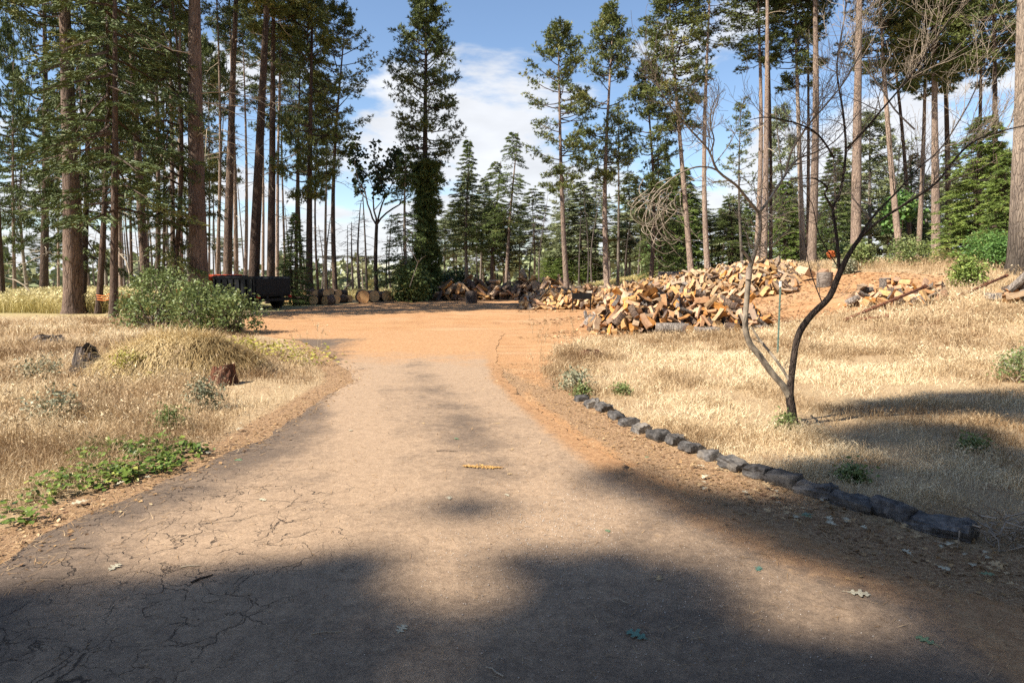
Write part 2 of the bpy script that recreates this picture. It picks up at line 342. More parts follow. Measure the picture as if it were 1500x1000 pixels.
def tube(pts, rad, sides=8, cap=True, rough=0.0, seed=0):
    pts = np.asarray(pts, float); n = len(pts); rad = np.broadcast_to(np.asarray(rad, float), (n,))
    tg = unit(np.gradient(pts, axis=0))
    ref = np.array([0, 0, 1.0]) if abs(tg[0][2]) < 0.9 else np.array([1.0, 0, 0])
    a = unit(np.cross(tg, ref)); b = np.cross(tg, a)
    th = np.linspace(0, 2 * np.pi, sides, endpoint=False)
    rr = rad[:, None] * np.ones(sides)
    if rough:
        r2 = np.random.default_rng(seed); rr = rr * (1 + rough * (r2.random((n, sides)) - .5) + rough * (r2.random(sides) - .5))
    V = pts[:, None] + rr[..., None] * (np.cos(th)[None, :, None] * a[:, None] + np.sin(th)[None, :, None] * b[:, None])
    i = np.arange(n - 1)[:, None] * sides; j = np.arange(sides)[None]; j2 = (j + 1) % sides
    Fq = np.stack([i + j, i + j2, i + sides + j2, i + sides + j], -1).reshape(-1, 4)
    return V.reshape(-1, 3), Fq
def cap_faces(base, sides, flip=False):
    c = np.arange(sides) + base
    return (c[::-1] if flip else c).reshape(1, -1)
def box(cx, cy, cz, sx, sy, sz):
    v = np.array([[x, y, z] for x in (-.5, .5) for y in (-.5, .5) for z in (-.5, .5)]) * [sx, sy, sz] + [cx, cy, cz]
    return v, np.array([[0, 1, 3, 2], [4, 6, 7, 5], [0, 4, 5, 1], [2, 3, 7, 6], [0, 2, 6, 4], [1, 5, 7, 3]])
def needles(Cn, A, Ln, w, k, spread, r, flat=1.0):
    n = len(Cn); A = unit(A)
    D = A[:, None] * 0.8 + r.normal(size=(n, k, 3)) * spread * np.array([1, 1, flat]); D = unit(D)
    S = unit(np.cross(D, r.normal(size=(n, k, 3))))
    ln = Ln * (0.7 + 0.6 * r.random((n, k, 1)))
    c = Cn[:, None] + r.normal(size=(n, k, 3)) * 0.03
    V = np.stack([c - S * w / 2, c + S * w / 2, c + D * ln], 2)
    return V.reshape(-1, 3, 3)
def leafquads(Cn, size, r, up=0.6, aspect=0.55):
    n = len(Cn)
    D = unit(r.normal(size=(n, 3)) * [1, 1, .5]); Nn = unit(r.normal(size=(n, 3)) * (1 - up) + np.array([0, 0, up]))
    S = unit(np.cross(D, Nn)); D = unit(np.cross(Nn, S))
    s = (size * (0.6 + 0.8 * r.random((n, 1))))
    a = Cn; b = Cn + D * s * .45 + S * s * aspect * .5; c = Cn + D * s - np.array([0, 0, .15]) * s; d = Cn + D * s * .45 - S * s * aspect * .5
    V = np.stack([a, b, c, a, c, d], 1).reshape(-1, 3, 3)
    return V

def ob(name, me, parent=None, loc=None):
    o = bpy.data.objects.new(name, me); COL.objects.link(o)
    if parent is not None: o.parent = parent
    if loc is not None: o.location = loc
    return o
def tagp(o, label, cat, group=None):
    o['label'] = label; o['category'] = cat
    if group: o['group'] = group
    return o
def empty(name, loc, rz=0.0, scale=1.0):
    o = bpy.data.objects.new(name, None); COL.objects.link(o); o.location = loc; o.rotation_euler = (0, 0, rz); o.scale = (scale,) * 3
    o.empty_display_size = 0.3; return o
def kind(o, k): o['kind'] = k; return o

# ------------------------------------------------------------------ ground
def build_ground():
    nx, ny = 470, 470
    u = np.linspace(-1, 1, nx); xs = 420 * np.sinh(5.0 * u) / np.sinh(5.0) + 1.0
    v = np.linspace(-0.62, 1, ny); ys = 600 * np.sinh(5.2 * v) / np.sinh(5.2) + 7.0
    X, Y = np.meshgrid(xs, ys); rd = sdist(ROAD, X, Y); Z = height(X, Y, rd)
    Z = np.where(rd < 0.12, np.minimum(Z, 0.0), Z)
    dd = sdist(DIRT, X, Y)
    dirt = ss(0.5 - dd / 1.0)
    right = (X > 0.2) & (Y < 14)
    fringe = np.where(right, 0.8 * ss(1 - rd / 0.36), 0.35 * ss(1 - rd / 0.12)) * np.where(Y < 14, 1, 0)
    dirt = np.maximum(dirt, fringe * 0.85)
    lit = np.where(X < 0, ss(1.2 - rd / 0.55), ss(1.3 - rd / 0.9)) * (Y < 16)
    # duff under the left wood, and in the background
    lit = np.maximum(lit, 0.55 * ss((Y - 30) / 12) * ss((X + 40) / 20))
    green = ss((Y - 22) / 6) * ss((-X - 6) / 6) + 0.5 * ss((Y - 24) / 8) * ss((X - 12) / 5)
    me = bpy.data.meshes.new('ground')
    V = np.stack([X, Y, Z], -1).reshape(-1, 3)
    i = np.arange(ny - 1)[:, None] * nx; j = np.arange(nx - 1)[None]
    Fq = np.stack([i + j, i + j + 1, i + nx + j + 1, i + nx + j], -1).reshape(-1, 4)
    g = Geo(); g.add(V, Fq, 0.5); me = g.mesh('ground', [M['ground']], True)
    for nm, a in (('dirt', dirt), ('litter', lit), ('green', np.clip(green, 0, 1))):
        at = me.attributes.new(nm, 'FLOAT', 'POINT'); at.data.foreach_set('value', a.ravel().astype(np.float32))
    kind(ob('ground', me), 'structure')
build_ground()

def build_road():
    # outline with a ragged lip
    pts = []
    for k in range(len(ROAD)):
        a, b = ROAD[k], ROAD[(k + 1) % len(ROAD)]; L = np.hypot(*(b - a)); n = max(1, int(L / 0.07))
        for q in range(n): pts.append(a + (b - a) * q / n)
    pts = np.array(pts); nrm = np.roll(pts, -1, 0) - np.roll(pts, 1, 0); nrm = np.stack([nrm[:, 1], -nrm[:, 0]], 1); nrm /= np.linalg.norm(nrm, axis=1, keepdims=True)
    amp = 0.16 * (fbm(pts[:, 0] * 2, pts[:, 1] * 2, 21) - .5) + 0.09 * (fbm(pts[:, 0] * 9, pts[:, 1] * 9, 22) - .5)
    OUT = pts + nrm * amp[:, None]
    st = 0.1
    xs = np.arange(-9.6, 9.7, st); ys = np.arange(-6.4, 18.6, st); X, Y = np.meshgrid(xs, ys)
    sd = sdist(OUT[::2], X, Y); ins = sd < 0
    # snap the outer ring of grid points to the outline
    near = (~ins) & (sd < st * 1.6); ii = np.argwhere(near)
    for a, b in ii:
        d = (OUT[:, 0] - X[a, b]) ** 2 + (OUT[:, 1] - Y[a, b]) ** 2; k = int(np.argmin(d)); X[a, b], Y[a, b] = OUT[k]
    cell = (ins[:-1, :-1] | ins[1:, :-1] | ins[:-1, 1:] | ins[1:, 1:])
    nx = len(xs); a, b = np.nonzero(cell); i = a * nx + b
    Fq = np.stack([i, i + 1, i + nx + 1, i + nx], -1)
    used = np.unique(Fq); remap = np.full(X.size, -1); remap[used] = np.arange(len(used))
    x = X.ravel()[used]; y = Y.ravel()[used]
    sd = sdist(OUT[::2], x, y)
    z = 0.008 + 0.012 * (fbm(x * 1.3, y * 1.3, 31) - .5) + 0.012 * ss(-sd / .25)
    g = Geo(); g.add(np.stack([x, y, z], 1), remap[Fq], 0.5)
    me = g.mesh('driveway', [M['road']], True)
    # where the dust, the red soil and the crazing lie (world positions), near end darkened as shade
    lc = G0(640, 600)
    cx = np.interp(y, [2, 4, 6.5, 8.5, 11, 15], [0.15, 0.05, -0.45, -0.95, -1.6, -2.0])
    strip = np.exp(-((x - cx) / 0.42) ** 2) * ss((y - 4.0) / 3) * ss((13.5 - y) / 2)
    RB = ROAD[23:35][::-1]; rx = np.interp(y, RB[:, 1], RB[:, 0])
    lx = np.interp(y, ROAD[:11, 1], ROAD[:11, 0])
    dr = rx - x; dl = x - lx
    dust_shade = 0.72 + 0.25 * ss((y - 6) / 6) - 0.34 * strip - 0.5 * ss(1 - dl / 1.0) * (y < 9.5) - 0.22 * ss((5.2 - y) / 2.6) * ss((x + 0.3) / 1.2) - 0.15 * ss((3.6 - y) / 1.5)  # last terms thin the dust up close: part of the shade is in the colour
    dust_shade = np.where((x < -3.0) & (y > 12.2), 0.1, dust_shade)
    dust_shade = np.maximum(dust_shade, 1.0 * np.exp(-((x - cx + 1.0) / 0.5) ** 2) * ss((y - 3) / 2))
    red = 0.95 * ss(1.05 - dr / np.interp(y, [2, 5, 8, 13], [0.95, 0.65, 0.38, 0.45])) * (y > 1.0) + 0.7 * ss((y - 13.8) / 2.2) * ss((x + 4.5) / 1.5)
    red = np.maximum(red, ss((y - 9.0) / 7.0) * ss((x + 5.0) / 2.2)); red = np.maximum(red, ss((y - 15.4) / 1.6))
    red = np.maximum(red, 0.3 * ss(0.8 - dl / .3) * (y > 5) * (y < 13))
    crk = 0.85 * ss((-0.2 - x) / 1.6) * ss((7.0 - y) / 3.5) + 0.12
    for nm, aa in (('dust_shade', dust_shade), ('red', red), ('crack', crk)):
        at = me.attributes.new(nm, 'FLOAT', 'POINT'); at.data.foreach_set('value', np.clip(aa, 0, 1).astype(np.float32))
    kind(ob('driveway', me), 'structure')
build_road()

# ------------------------------------------------------------------ tree kits
def branch_curve(b, d, L, droop, curl, n=5):
    s = np.linspace(0, 1, n)[:, None]
    return b + d * L * s + np.array([0, 0, 1.0]) * L * (-droop * s + curl * s * s)
def conifer_crown(seed, H=12., R=2.6, nb=85, style='pine', sub=8, k=13, nl=.24, nw=.028, onesided=0.0, gaps=0.0, top=0.12):
    r = np.random.default_rng(seed); g = Geo(); wood = Geo()
    Cn, An, Tn = [], [], []
    for i in range(nb):
        t = (i + r.random()) / nb
        if style == 'pine':
            t = t ** 0.9; prof = min(1.0, (1 - t) * 2.1 + top) ** .85 * (0.55 + .45 * min(1, t * 6))
            droop = 0.34 * (1 - t) - 0.35 * t + r.normal() * .2; curl = 0.42 + r.normal() * .12; L = R * prof * (0.45 + .65 * r.random())
        elif style == 'fir':
            prof = (1 - t) ** .8 + .04; droop = 0.15 + r.normal() * .08; curl = -0.05 + .15 * t; L = R * prof * (.55 + .6 * r.random())
        else:  # drooping old fir / cedar
            prof = (1 - t) ** .55 * (0.7 + .3 * min(1, t * 5)) + .05; droop = 0.25 + r.normal() * .1; curl = -0.12 + r.normal() * .06; L = R * prof * (.6 + .5 * r.random())
        if gaps and vn(np.array(t * 11.), np.array(seed * 1.7)) < gaps: 
            if r.random() < .8: continue
        az = i * 2.399 + r.normal() * .5
        if onesided and r.random() < onesided: az = math.pi + r.normal() * .9
        d = np.array([math.cos(az), math.sin(az), 0]); side = np.array([-d[1], d[0], 0])
        c = branch_curve(np.array([0, 0, t * H]), d, L, droop, curl)
        v, f = tube(c, np.linspace(0.035 + .02 * L / R, 0.008, 5), 3); wood.add(v, f)
        tint = np.clip(.5 + r.normal() * .18, 0, 1)
        for q in range(sub):
            if style == 'pine': s = .34 + .66 * (q + r.random()) / sub
            else: s = .14 + .86 * (q + r.random()) / sub
            p = c[0] + d * L * s + np.array([0, 0, L * (-droop * s + curl * s * s)])
            sg = 1 if q % 2 else -1
            sl = L * (.34 if style == 'pine' else .42) * (1.15 - s) + .12
            dd = unit(d * .8 + side * sg * (.5 + .5 * r.random()) + np.array([0, 0, (.25 if style == 'pine' else -.18) + r.normal() * .15]))
            m = 3 if style == 'pine' else max(2, int(sl / .16))
            if style == 'pine':
                cc = p + dd * sl; hub = r.normal(size=(6, 3)) * [.15, .15, .09]; hubt = r.normal() * .2
                for e in range(6): Cn.append(cc + hub[e]); An.append(dd * .7 + hub[e] * 4 + [0, 0, .5]); Tn.append(np.clip(tint + hubt + hub[e][2] * 1.5, 0, 1))  # higher tufts of a clump get a lighter tint, painting in lit tops
                v, f = tube(np.array([p, cc]), [.012, .006], 3); wood.add(v, f)
            else:
              for e in range(m):
                ee = (e + 1) / m; Cn.append(p + dd * sl * ee); 
                An.append(dd + (np.array([0, 0, .35]) if style == 'pine' else np.array([0, 0, -.25]))); Tn.append(np.clip(tint + r.normal() * .12, 0, 1))
    Cn = np.array(Cn); An = np.array(An); Tn = np.array(Tn)
    g.tris(needles(Cn, An, nl, nw, k, .62 if style == 'pine' else .45, r, 1.0 if style == 'pine' else .45), np.repeat(Tn, k))
    return g, wood
CR = {}
def crown_kit(key, matname, **kw):
    g, w = conifer_crown(**kw)
    CR[key] = (g.mesh(key, [M[matname]]), w.mesh(key + '_boughs', [M['bark_dark']]), kw.get('H', 12.), kw.get('R', 2.6))
crown_kit('pine_a', 'pine', seed=1, nb=115, sub=7, k=8, nl=.21, nw=.055)
crown_kit('pine_b', 'pine', seed=2, nb=80, sub=7, k=8, onesided=.25, gaps=.25, nl=.21, nw=.055)
crown_kit('pine_c', 'pine', seed=3, nb=110, sub=7, k=8, gaps=.12, nl=.21, nw=.055)
crown_kit('pine_sparse', 'pine', seed=4, nb=46, sub=5, k=8, gaps=.3, nl=.21, nw=.055)
crown_kit('pine_d', 'pine_dark', seed=5, nb=110, sub=7, k=8, nl=.21, nw=.055)
crown_kit('pine_e', 'pine_dark', seed=12, nb=70, sub=7, k=8, gaps=.25, nl=.21, nw=.055)
crown_kit('fir_a', 'fir', seed=6, style='fir', nb=170, sub=12, k=7, nl=.18, nw=.05, gaps=.1)
crown_kit('fir_b', 'fir', seed=7, style='fir', nb=140, sub=11, k=7, nl=.18, nw=.05, gaps=.12)
crown_kit('fir_c', 'fir', seed=31, style='old', nb=120, sub=11, k=7, nl=.18, nw=.05, gaps=.18)
crown_kit('old_fir', 'pine_dark', seed=8, style='old', nb=130, sub=14, k=8, nl=.19, nw=.042)
crown_kit('thin_fir', 'pine_dark', seed=18, style='old', nb=74, sub=12, k=8, nl=.19, nw=.042, gaps=.2)
crown_kit('cedar_a', 'cedar', seed=9, style='old', nb=170, sub=12, k=8, nl=.20, nw=.05)
crown_kit('far_a', 'far', seed=10, style='fir', nb=110, sub=8, k=6, nl=.30, nw=.10, R=2.8)
crown_kit('far_b', 'far', seed=13, style='pine', nb=60, sub=5, k=6, nl=.34, nw=.08, gaps=.15, R=2.6)
crown_kit('far_d', 'far', seed=23, style='old', nb=70, sub=8, k=6, nl=.30, nw=.10, R=2.6, gaps=.25)
crown_kit('far_c', 'fir', seed=14, style='fir', nb=110, sub=8, k=6, nl=.28, nw=.10, R=3.0)

def trunk_mesh(H, r0, lean, seed, matn, sides=12, bend=0.15, tip=0.12, flare=0.35):
    r = np.random.default_rng(seed); n = max(8, int(H / 1.2))
    z = np.concatenate([[-.3, 0, .15, .4], np.linspace(.9, H, n)])
    b1, b2 = r.normal() * bend, r.normal() * bend
    s = z / H
    x = lean * z + b1 * np.sin(s * 3.3 + r.random()) - b1 * math.sin(0); y = b2 * np.sin(s * 2.7)
    x -= np.interp(0, z, x)
    rad = r0 * (1 - (1 - tip) * np.clip(s, 0, 1) ** 1.05) * (1 + flare * np.exp(-np.maximum(z, 0) / .28))
    v, f = tube(np.stack([x, y, z], 1), rad, sides, rough=.09, seed=seed)
    g = Geo(); g.add(v, f); return g.mesh('trunk', [M[matn]], True), np.stack([x, y, z], 1)

def stub_mesh(path, z0, z1, n, length, seed, matn='twig', r0=.022):
    r = np.random.default_rng(seed); g = Geo()
    for i in range(n):
        z = z0 + (z1 - z0) * r.random(); x = np.interp(z, path[:, 2], path[:, 0]); y = np.interp(z, path[:, 2], path[:, 1])
        az = r.random() * 6.28; d = np.array([math.cos(az), math.sin(az), 0]); L = length * (.3 + r.random())
        s = np.linspace(0, 1, 6)[:, None]
        c = np.array([x, y, z]) + d * L * s + np.array([0, 0, 1]) * L * (r.normal() * .2 * s - (.1 + .3 * r.random()) * s * s) + r.normal(size=(6, 3)) * .03 * L * s
        v, f = tube(c, np.linspace(r0, .006, 6), 4); g.add(v, f)
        for q in range(3):
            b = c[2 + q]; dd = unit(d + r.normal(size=3) * .6); v, f = tube(np.array([b, b + dd * L * .25, b + dd * L * .4 + [0, 0, -.05]]), [.009, .006, .003], 3); g.add(v, f)
    return g.mesh('dead_branches', [M[matn]])
TI = [0]
def conifer(name, label, px, Y, wpx, ref, ytop, ybase, Rm, key, bark, cat='tree', group=None, stubs=0, slen=1.2, stubz=None, rot=None, py=None):
    """px: foot, Y: metres ahead, wpx: trunk width, ref: another point of the trunk, ytop/ybase: crown ends in the photo."""
    TI[0] += 1; sd = 100 + TI[0]
    X = (px - 750) / F * (Y * cp + 0.1) * 1.0
    X = P(px, 410, Y)[0]; z0 = hz(X, Y)
    a = P(px, 410, Y); b = P(ref[0], ref[1], Y); lean = (b[0] - a[0]) / (b[2] - z0)
    H = P(px, ytop, Y)[2] - z0; zb = P(px, ybase, Y)[2] - z0
    r0 = wpx / F * Y / 2 * .97
    root = empty(name, (X, Y, z0))
    tagp(root, label, cat, group)
    me, path = trunk_mesh(H, r0, lean, sd, bark, 12 if wpx > 6 else 8, bend=.12 if wpx > 9 else .2)
    ob('trunk', me, root)
    cm, wm, ch, cR = CR[key]
    sc = (Rm / cR, Rm / cR, (H - zb) / ch)
    xm = np.interp(zb, path[:, 2], path[:, 0]); ym = np.interp(zb, path[:, 2], path[:, 1]); tip = path[-1]
    for nm, mm in (('crown', cm), ('boughs', wm)):
        o = ob(nm if nm == 'crown' else 'bough_frame', mm, root); kind(o, 'stuff')
        sh = Matrix.Identity(4); sh[0][2] = (tip[0] - xm) / (H - zb); sh[1][2] = (tip[1] - ym) / (H - zb)
        rz = Matrix.Rotation((rot if rot is not None else TI[0] * 1.7), 4, 'Z')
        o.matrix_local = Matrix.Translation((xm, ym, zb)) @ sh @ rz @ Matrix.Diagonal((*sc, 1))
    if stubs:
        z1 = zb if zb > 2 else H * .6
        lo, hi = (stubz if stubz else (z1 * .35, z1))
        kind(ob('dead_branch_whorl', stub_mesh(path, lo, hi, stubs, slen, sd), root), 'stuff')
    return root

# ------------------------------------------------------------------ the trees, left to right
L_ = 'left wood'
T = conifer
T('pine_tree', 'dark straight pine trunk at the very left edge of the photo', 2, 30, 8, (2, 100), -260, -30, 2.6, 'pine_e', 'bark_dark')
T('pine_tree', 'dark pine with low boughs standing behind the tall golden grass at far left', 62, 38, 12, (62, 100), -200, 300, 1.7, 'pine_e', 'bark_dark', stubs=12)
T('pine_tree', 'thick red-barked pine on the left, half lit, its crown hidden in dark fir boughs', 105, 26, 27, (100, 180), -320, 60, 2.6, 'pine_e', 'bark_red', stubs=8)
T('fir_tree', 'slender leaning dark trunk just right of the thick red-barked pine on the left', 141, 26, 9, (150, 230), -120, 190, 1.4, 'thin_fir', 'bark_dark')
T('fir_tree', 'slim dark fir on the left whose drooping boughs fill the upper left corner', 163, 23.5, 12, (165, 60), -260, 320, 3.4, 'thin_fir', 'bark_dark')
T('fir_tree', 'shaggy fir at the upper left reaching over the thick red-barked pine', 118, 27.5, 9, (122, 80), -240, 385, 2.3, 'thin_fir', 'bark_dark')
T('pine_tree', 'leaning pale-lit pine trunk between the slim dark fir and the biggest left trunk', 213, 30, 14, (199, 120), -240, 210, 1.6, 'pine_e', 'bark_red', stubs=8)
T('fir_tree', 'low-branched dark fir left of the biggest trunk, boughs down to the bush', 246, 25, 8, (244, 100), -160, 395, 1.9, 'thin_fir', 'bark_dark')
T('pine_tree', 'thin dark trunk second behind the leafy bush on the left', 228, 34, 8, (226, 100), -150, 120, 1.6, 'pine_e', 'bark_dark', stubs=10)
T('pine_tree', 'thin brown trunk close left of the biggest left trunk', 252, 38, 8, (250, 100), -150, 90, 1.7, 'pine_e', 'bark_red', stubs=10)
T('pine_tree', 'thin grey trunk pressed against the left side of the biggest trunk', 265, 33, 7, (266, 120), -150, 60, 1.4, 'pine_e', 'bark_pale', stubs=8)
T('pine_tree', 'biggest trunk of the left wood, lit on its left side, behind the leafy bush', 291, 25, 28, (283, 60), -420, -40, 3.2, 'pine_d', 'bark_red', stubs=9, slen=2.6, stubz=(6, 10.5))
T('pine_tree', 'very thin straight pine just right of the biggest left trunk', 315, 40, 6, (314, 100), -160, 40, 1.7, 'pine_e', 'bark_pale', stubs=14)
T('pine_tree', 'reddish pine leaning right above the left end of the dump truck', 331, 36, 14, (345, 20), -240, -10, 2.2, 'pine_e', 'bark_red', stubs=16)
T('pine_tree', 'thin grey pine behind the cab end of the dump truck', 345, 42, 7, (343, 100), -120, 90, 1.6, 'pine_e', 'bark_pale', stubs=14)
T('pine_tree', 'dark thick pine leaning right above the middle of the dump truck', 369, 33, 17, (388, 30), -260, 20, 2.3, 'pine_c', 'bark_dark', stubs=16)
T('pine_tree', 'straight dark pine above the right half of the dump truck', 395, 35, 13, (399, 60), -200, 60, 2.1, 'pine_c', 'bark_dark', stubs=14)
T('pine_tree', 'thin bare-stemmed pine between the truck pines', 405, 41, 6, (410, 100), -80, 110, 1.9, 'pine_c', 'bark_pale', stubs=10)
T('pine_tree', 'thin pine with a ragged crown behind the small dark fir by the truck', 433, 44, 6, (434, 200), -40, 220, 1.6, 'pine_e', 'bark_dark', stubs=8)
T('pine_tree', 'tall dense dark pine, foliage to half its height, right of the dump truck', 452, 36, 11, (455, 200), -60, 300, 2.0, 'pine_c', 'bark_dark')
T('pine_tree', 'thin grey stem beside the tall dense pine right of the truck', 476, 43, 5, (478, 300), 120, 260, 1.3, 'pine_e', 'bark_grey')
T('pine_tree', 'slim pine with a pointed crown at the right edge of the left wood', 491, 38, 8, (497, 150), 12, 225, 1.9, 'pine_b', 'bark_dark', stubs=8)
T('young_fir', 'small dark young fir standing at the right end of the dump truck', 431, 32.5, 5, (430, 350), 312, 452, 1.15, 'fir_a', 'bark_dark')
for k, (px, Y, w, yt, yb, rr, key) in enumerate([(20, 46, 5, 40, 380, 1.5, 'pine_e'), (40, 50, 5, 100, 330, 1.9, 'fir_b'), (84, 52, 4, 130, 300, 1.6, 'pine_e'), (128, 44, 5, 60, 300, 1.7, 'pine_e'), (176, 42, 6, 20, 260, 1.7, 'pine_e'), (192, 48, 5, 50, 310, 1.6, 'fir_b'), (238, 50, 5, 60, 290, 1.6, 'pine_c'), (278, 46, 5, 30, 300, 1.7, 'pine_e'), (305, 50, 4, 60, 270, 1.5, 'pine_c'), (322, 53, 4, 90, 290, 1.6, 'pine_c'), (358, 48, 6, 0, 160, 1.6, 'pine_e'), (384, 50, 5, 30, 200, 1.5, 'pine_sparse'), (418, 52, 4, 40, 200, 1.6, 'pine_e'), (442, 55, 5, 80, 260, 1.5, 'pine_sparse'), (466, 50, 4, 110, 290, 1.4, 'pine_e'), (155, 56, 5, 10, 240, 1.7, 'pine_c'), (210, 57, 5, 40, 270, 1.8, 'pine_c')]):
    T('pine_tree', 'thin-stemmed conifer among the back rows of the left wood', px, Y, w, (px + R_.uniform(-5, 5), 150), yt, yb, rr, key, R_.choice(['bark_dark', 'bark_grey', 'bark_pale']), group='thin conifers at the back of the left wood', stubs=8)

T('pine_tree', 'tallest lone pine at centre left, its trunk cloaked in dark ivy down to the ground', 626, 40, 13, (625, 100), -6, 262, 2.15, 'pine_a', 'bark_dark', rot=0.3)
T('fir_tree', 'young fir left of the tall ivy-clad pine, light green and ragged', 596, 38, 7, (594, 300), 225, 442, 1.9, 'fir_c', 'bark_grey')
T('fir_tree', 'pointed fir between the ivy-clad pine and the twin-trunk firs', 685, 47, 6, (684, 300), 204, 365, 1.9, 'fir_b', 'bark_grey')
T('fir_tree', 'bushy fir with a slanting pale trunk, right one of the twin-trunk pair', 741, 46, 6, (750, 300), 194, 345, 1.8, 'fir_c', 'bark_pale')
T('fir_tree', 'bushy fir, left one of the twin-trunk pair at centre', 721, 47, 6, (723, 300), 236, 372, 1.7, 'fir_c', 'bark_red')
T('pine_tree', 'leaning pine with layered drooping boughs at the left end of the log piles', 831, 37, 9, (818, 120), 38, 282, 1.95, 'pine_b', 'bark_pale', rot=2.6)
T('pine_tree', 'full-crowned pale-trunked pine behind the middle of the firewood', 890, 39, 9, (889, 150), 12, 270, 1.75, 'pine_c', 'bark_pale')
T('pine_tree', 'thin grey pine just right of the full-crowned pale-trunked pine', 905, 42, 5, (906, 250), 150, 300, 1.2, 'pine_sparse', 'bark_grey')
T('pine_tree', 'dark-stemmed pine with sparse shelves of foliage behind the firewood', 953, 39, 7, (949, 150), 92, 345, 1.7, 'pine_b', 'bark_dark')
T('pine_tree', 'pine curving left near its top, over the long grey log', 1013, 38, 9, (990, 110), -60, 190, 2.3, 'pine_a', 'bark_pale')
T('pine_tree', 'bare straight pine with a thin high crown, beside the curved one', 1037, 37.5, 9, (1030, 100), -90, 75, 1.5, 'pine_sparse', 'bark_pale', stubs=8)
T('pine_tree', 'small wind-bent pine with a twisted top behind the bare tree', 1087, 46, 5, (1086, 250), 148, 300, 1.4, 'pine_sparse', 'bark_grey')
T('pine_tree', 'left trunk of the close pair of tall pale pines behind the leafless tree', 1107, 38, 9, (1109, 100), -90, 95, 2.0, 'pine_a', 'bark_pale')
T('pine_tree', 'right trunk of the close pair of tall pale pines behind the leafless tree', 1118, 36.5, 10, (1121, 100), -240, -30, 2.0, 'pine_c', 'bark_pale', stubs=8)
T('pine_tree', 'thin dark trunk right behind the close pair of pale pines', 1128, 41, 6, (1123, 100), -120, 30, 1.6, 'pine_d', 'bark_dark')
T('pine_tree', 'dark-topped pine, left of the three grouped trunks right of centre', 1176, 38, 9, (1167, 60), -120, 130, 1.9, 'pine_d', 'bark_char')
T('pine_tree', 'thin dark middle trunk of the three grouped trunks right of centre', 1182, 41, 6, (1181, 60), -150, 60, 1.9, 'pine_d', 'bark_dark')
T('pine_tree', 'widest pale trunk of the three grouped trunks right of centre', 1187, 36, 13, (1194, 60), -260, -10, 2.3, 'pine_a', 'bark_pale')
T('pine_tree', 'lone stout pinkish trunk right of the leafless tree', 1252, 33.5, 15, (1257, 60), -300, -20, 2.4, 'pine_d', 'bark_pale')
T('pine_tree', 'trunk leaning left with a flaking dark upper stem, above the low chain-link fence', 1319, 36, 10, (1297, 90), -140, 110, 2.5, 'pine_c', 'bark_pale', rot=0)
T('pine_tree', 'thin leaning trunk next to the left-leaning one at right', 1333, 42, 7, (1312, 120), -100, 130, 2.1, 'pine_e', 'bark_dark')
T('pine_tree', 'thin upright trunk in the gap of sky at right', 1343, 38, 8, (1353, 150), -90, 140, 2.2, 'pine_a', 'bark_pale')
T('pine_tree', 'sturdy pale trunk over the middle of the chain-link fence', 1370, 35, 13, (1371, 150), -150, 125, 2.6, 'pine_a', 'bark_pale')
T('pine_tree', 'dark trunk just right of the sturdy pale one over the fence', 1388, 39, 10, (1385, 150), -120, 130, 2.2, 'pine_e', 'bark_dark')
T('pine_tree', 'dark trunk disappearing into the cedar mass at right', 1452, 33, 10, (1458, 150), -200, 100, 2.6, 'pine_c', 'bark_dark')
T('pine_tree', 'slim dark trunk half sunk in the right-hand cedars', 1436, 37, 7, (1440, 150), -160, 120, 2.3, 'pine_d', 'bark_red')
T('pine_tree', 'massive trunk at the right edge, pale grey above and charred black at the foot', 1490, 22, 30, (1496, 60), -420, -60, 3.0, 'pine_d', 'bark_char')
T('cedar_tree', 'big bushy yellow-green cedar left of the massive right-edge trunk', 1432, 27, 8, (1432, 250), 170, 402, 2.1, 'cedar_a', 'bark_dark')
T('cedar_tree', 'dark green low cedar tucked against the massive right-edge trunk', 1466, 25, 7, (1466, 250), 225, 398, 1.15, 'cedar_a', 'bark_dark')
T('cedar_tree', 'broad dark cedar behind the bare curved-twig tangle', 968, 45, 7, (966, 330), 215, 405, 2.0, 'old_fir', 'bark_dark')
T('cedar_tree', 'rounded mid-green cedar beside the broad dark one', 1000, 50, 6, (1000, 330), 245, 405, 2.3, 'cedar_a', 'bark_dark')
T('cedar_tree', 'dark conical cedar below the sky gap, between leaning trunks', 1337, 44, 6, (1335, 330), 225, 385, 1.6, 'old_fir', 'bark_dark')
T('cedar_tree', 'dense low cedar between the bare straight pine and the wind-bent pine', 1070, 50, 6, (1070, 330), 290, 402, 2.4, 'old_fir', 'bark_dark')
T('cedar_tree', 'low dark-green cedar at the right side of the pale pine pair', 1150, 52, 6, (1150, 330), 265, 402, 2.0, 'cedar_a', 'bark_dark')
T('fir_tree', 'grey-green fir filling the space between the grouped trunks and the stout trunk', 1222, 50, 7, (1222, 330), 215, 395, 2.5, 'fir_b', 'bark_grey')
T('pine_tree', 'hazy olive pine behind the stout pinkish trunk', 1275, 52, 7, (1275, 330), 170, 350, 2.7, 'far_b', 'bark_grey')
T('pine_tree', 'tall hazy pine behind the thin grey stems right of the pale pair', 1148, 58, 6, (1145, 300), 160, 350, 1.9, 'far_b', 'bark_grey')
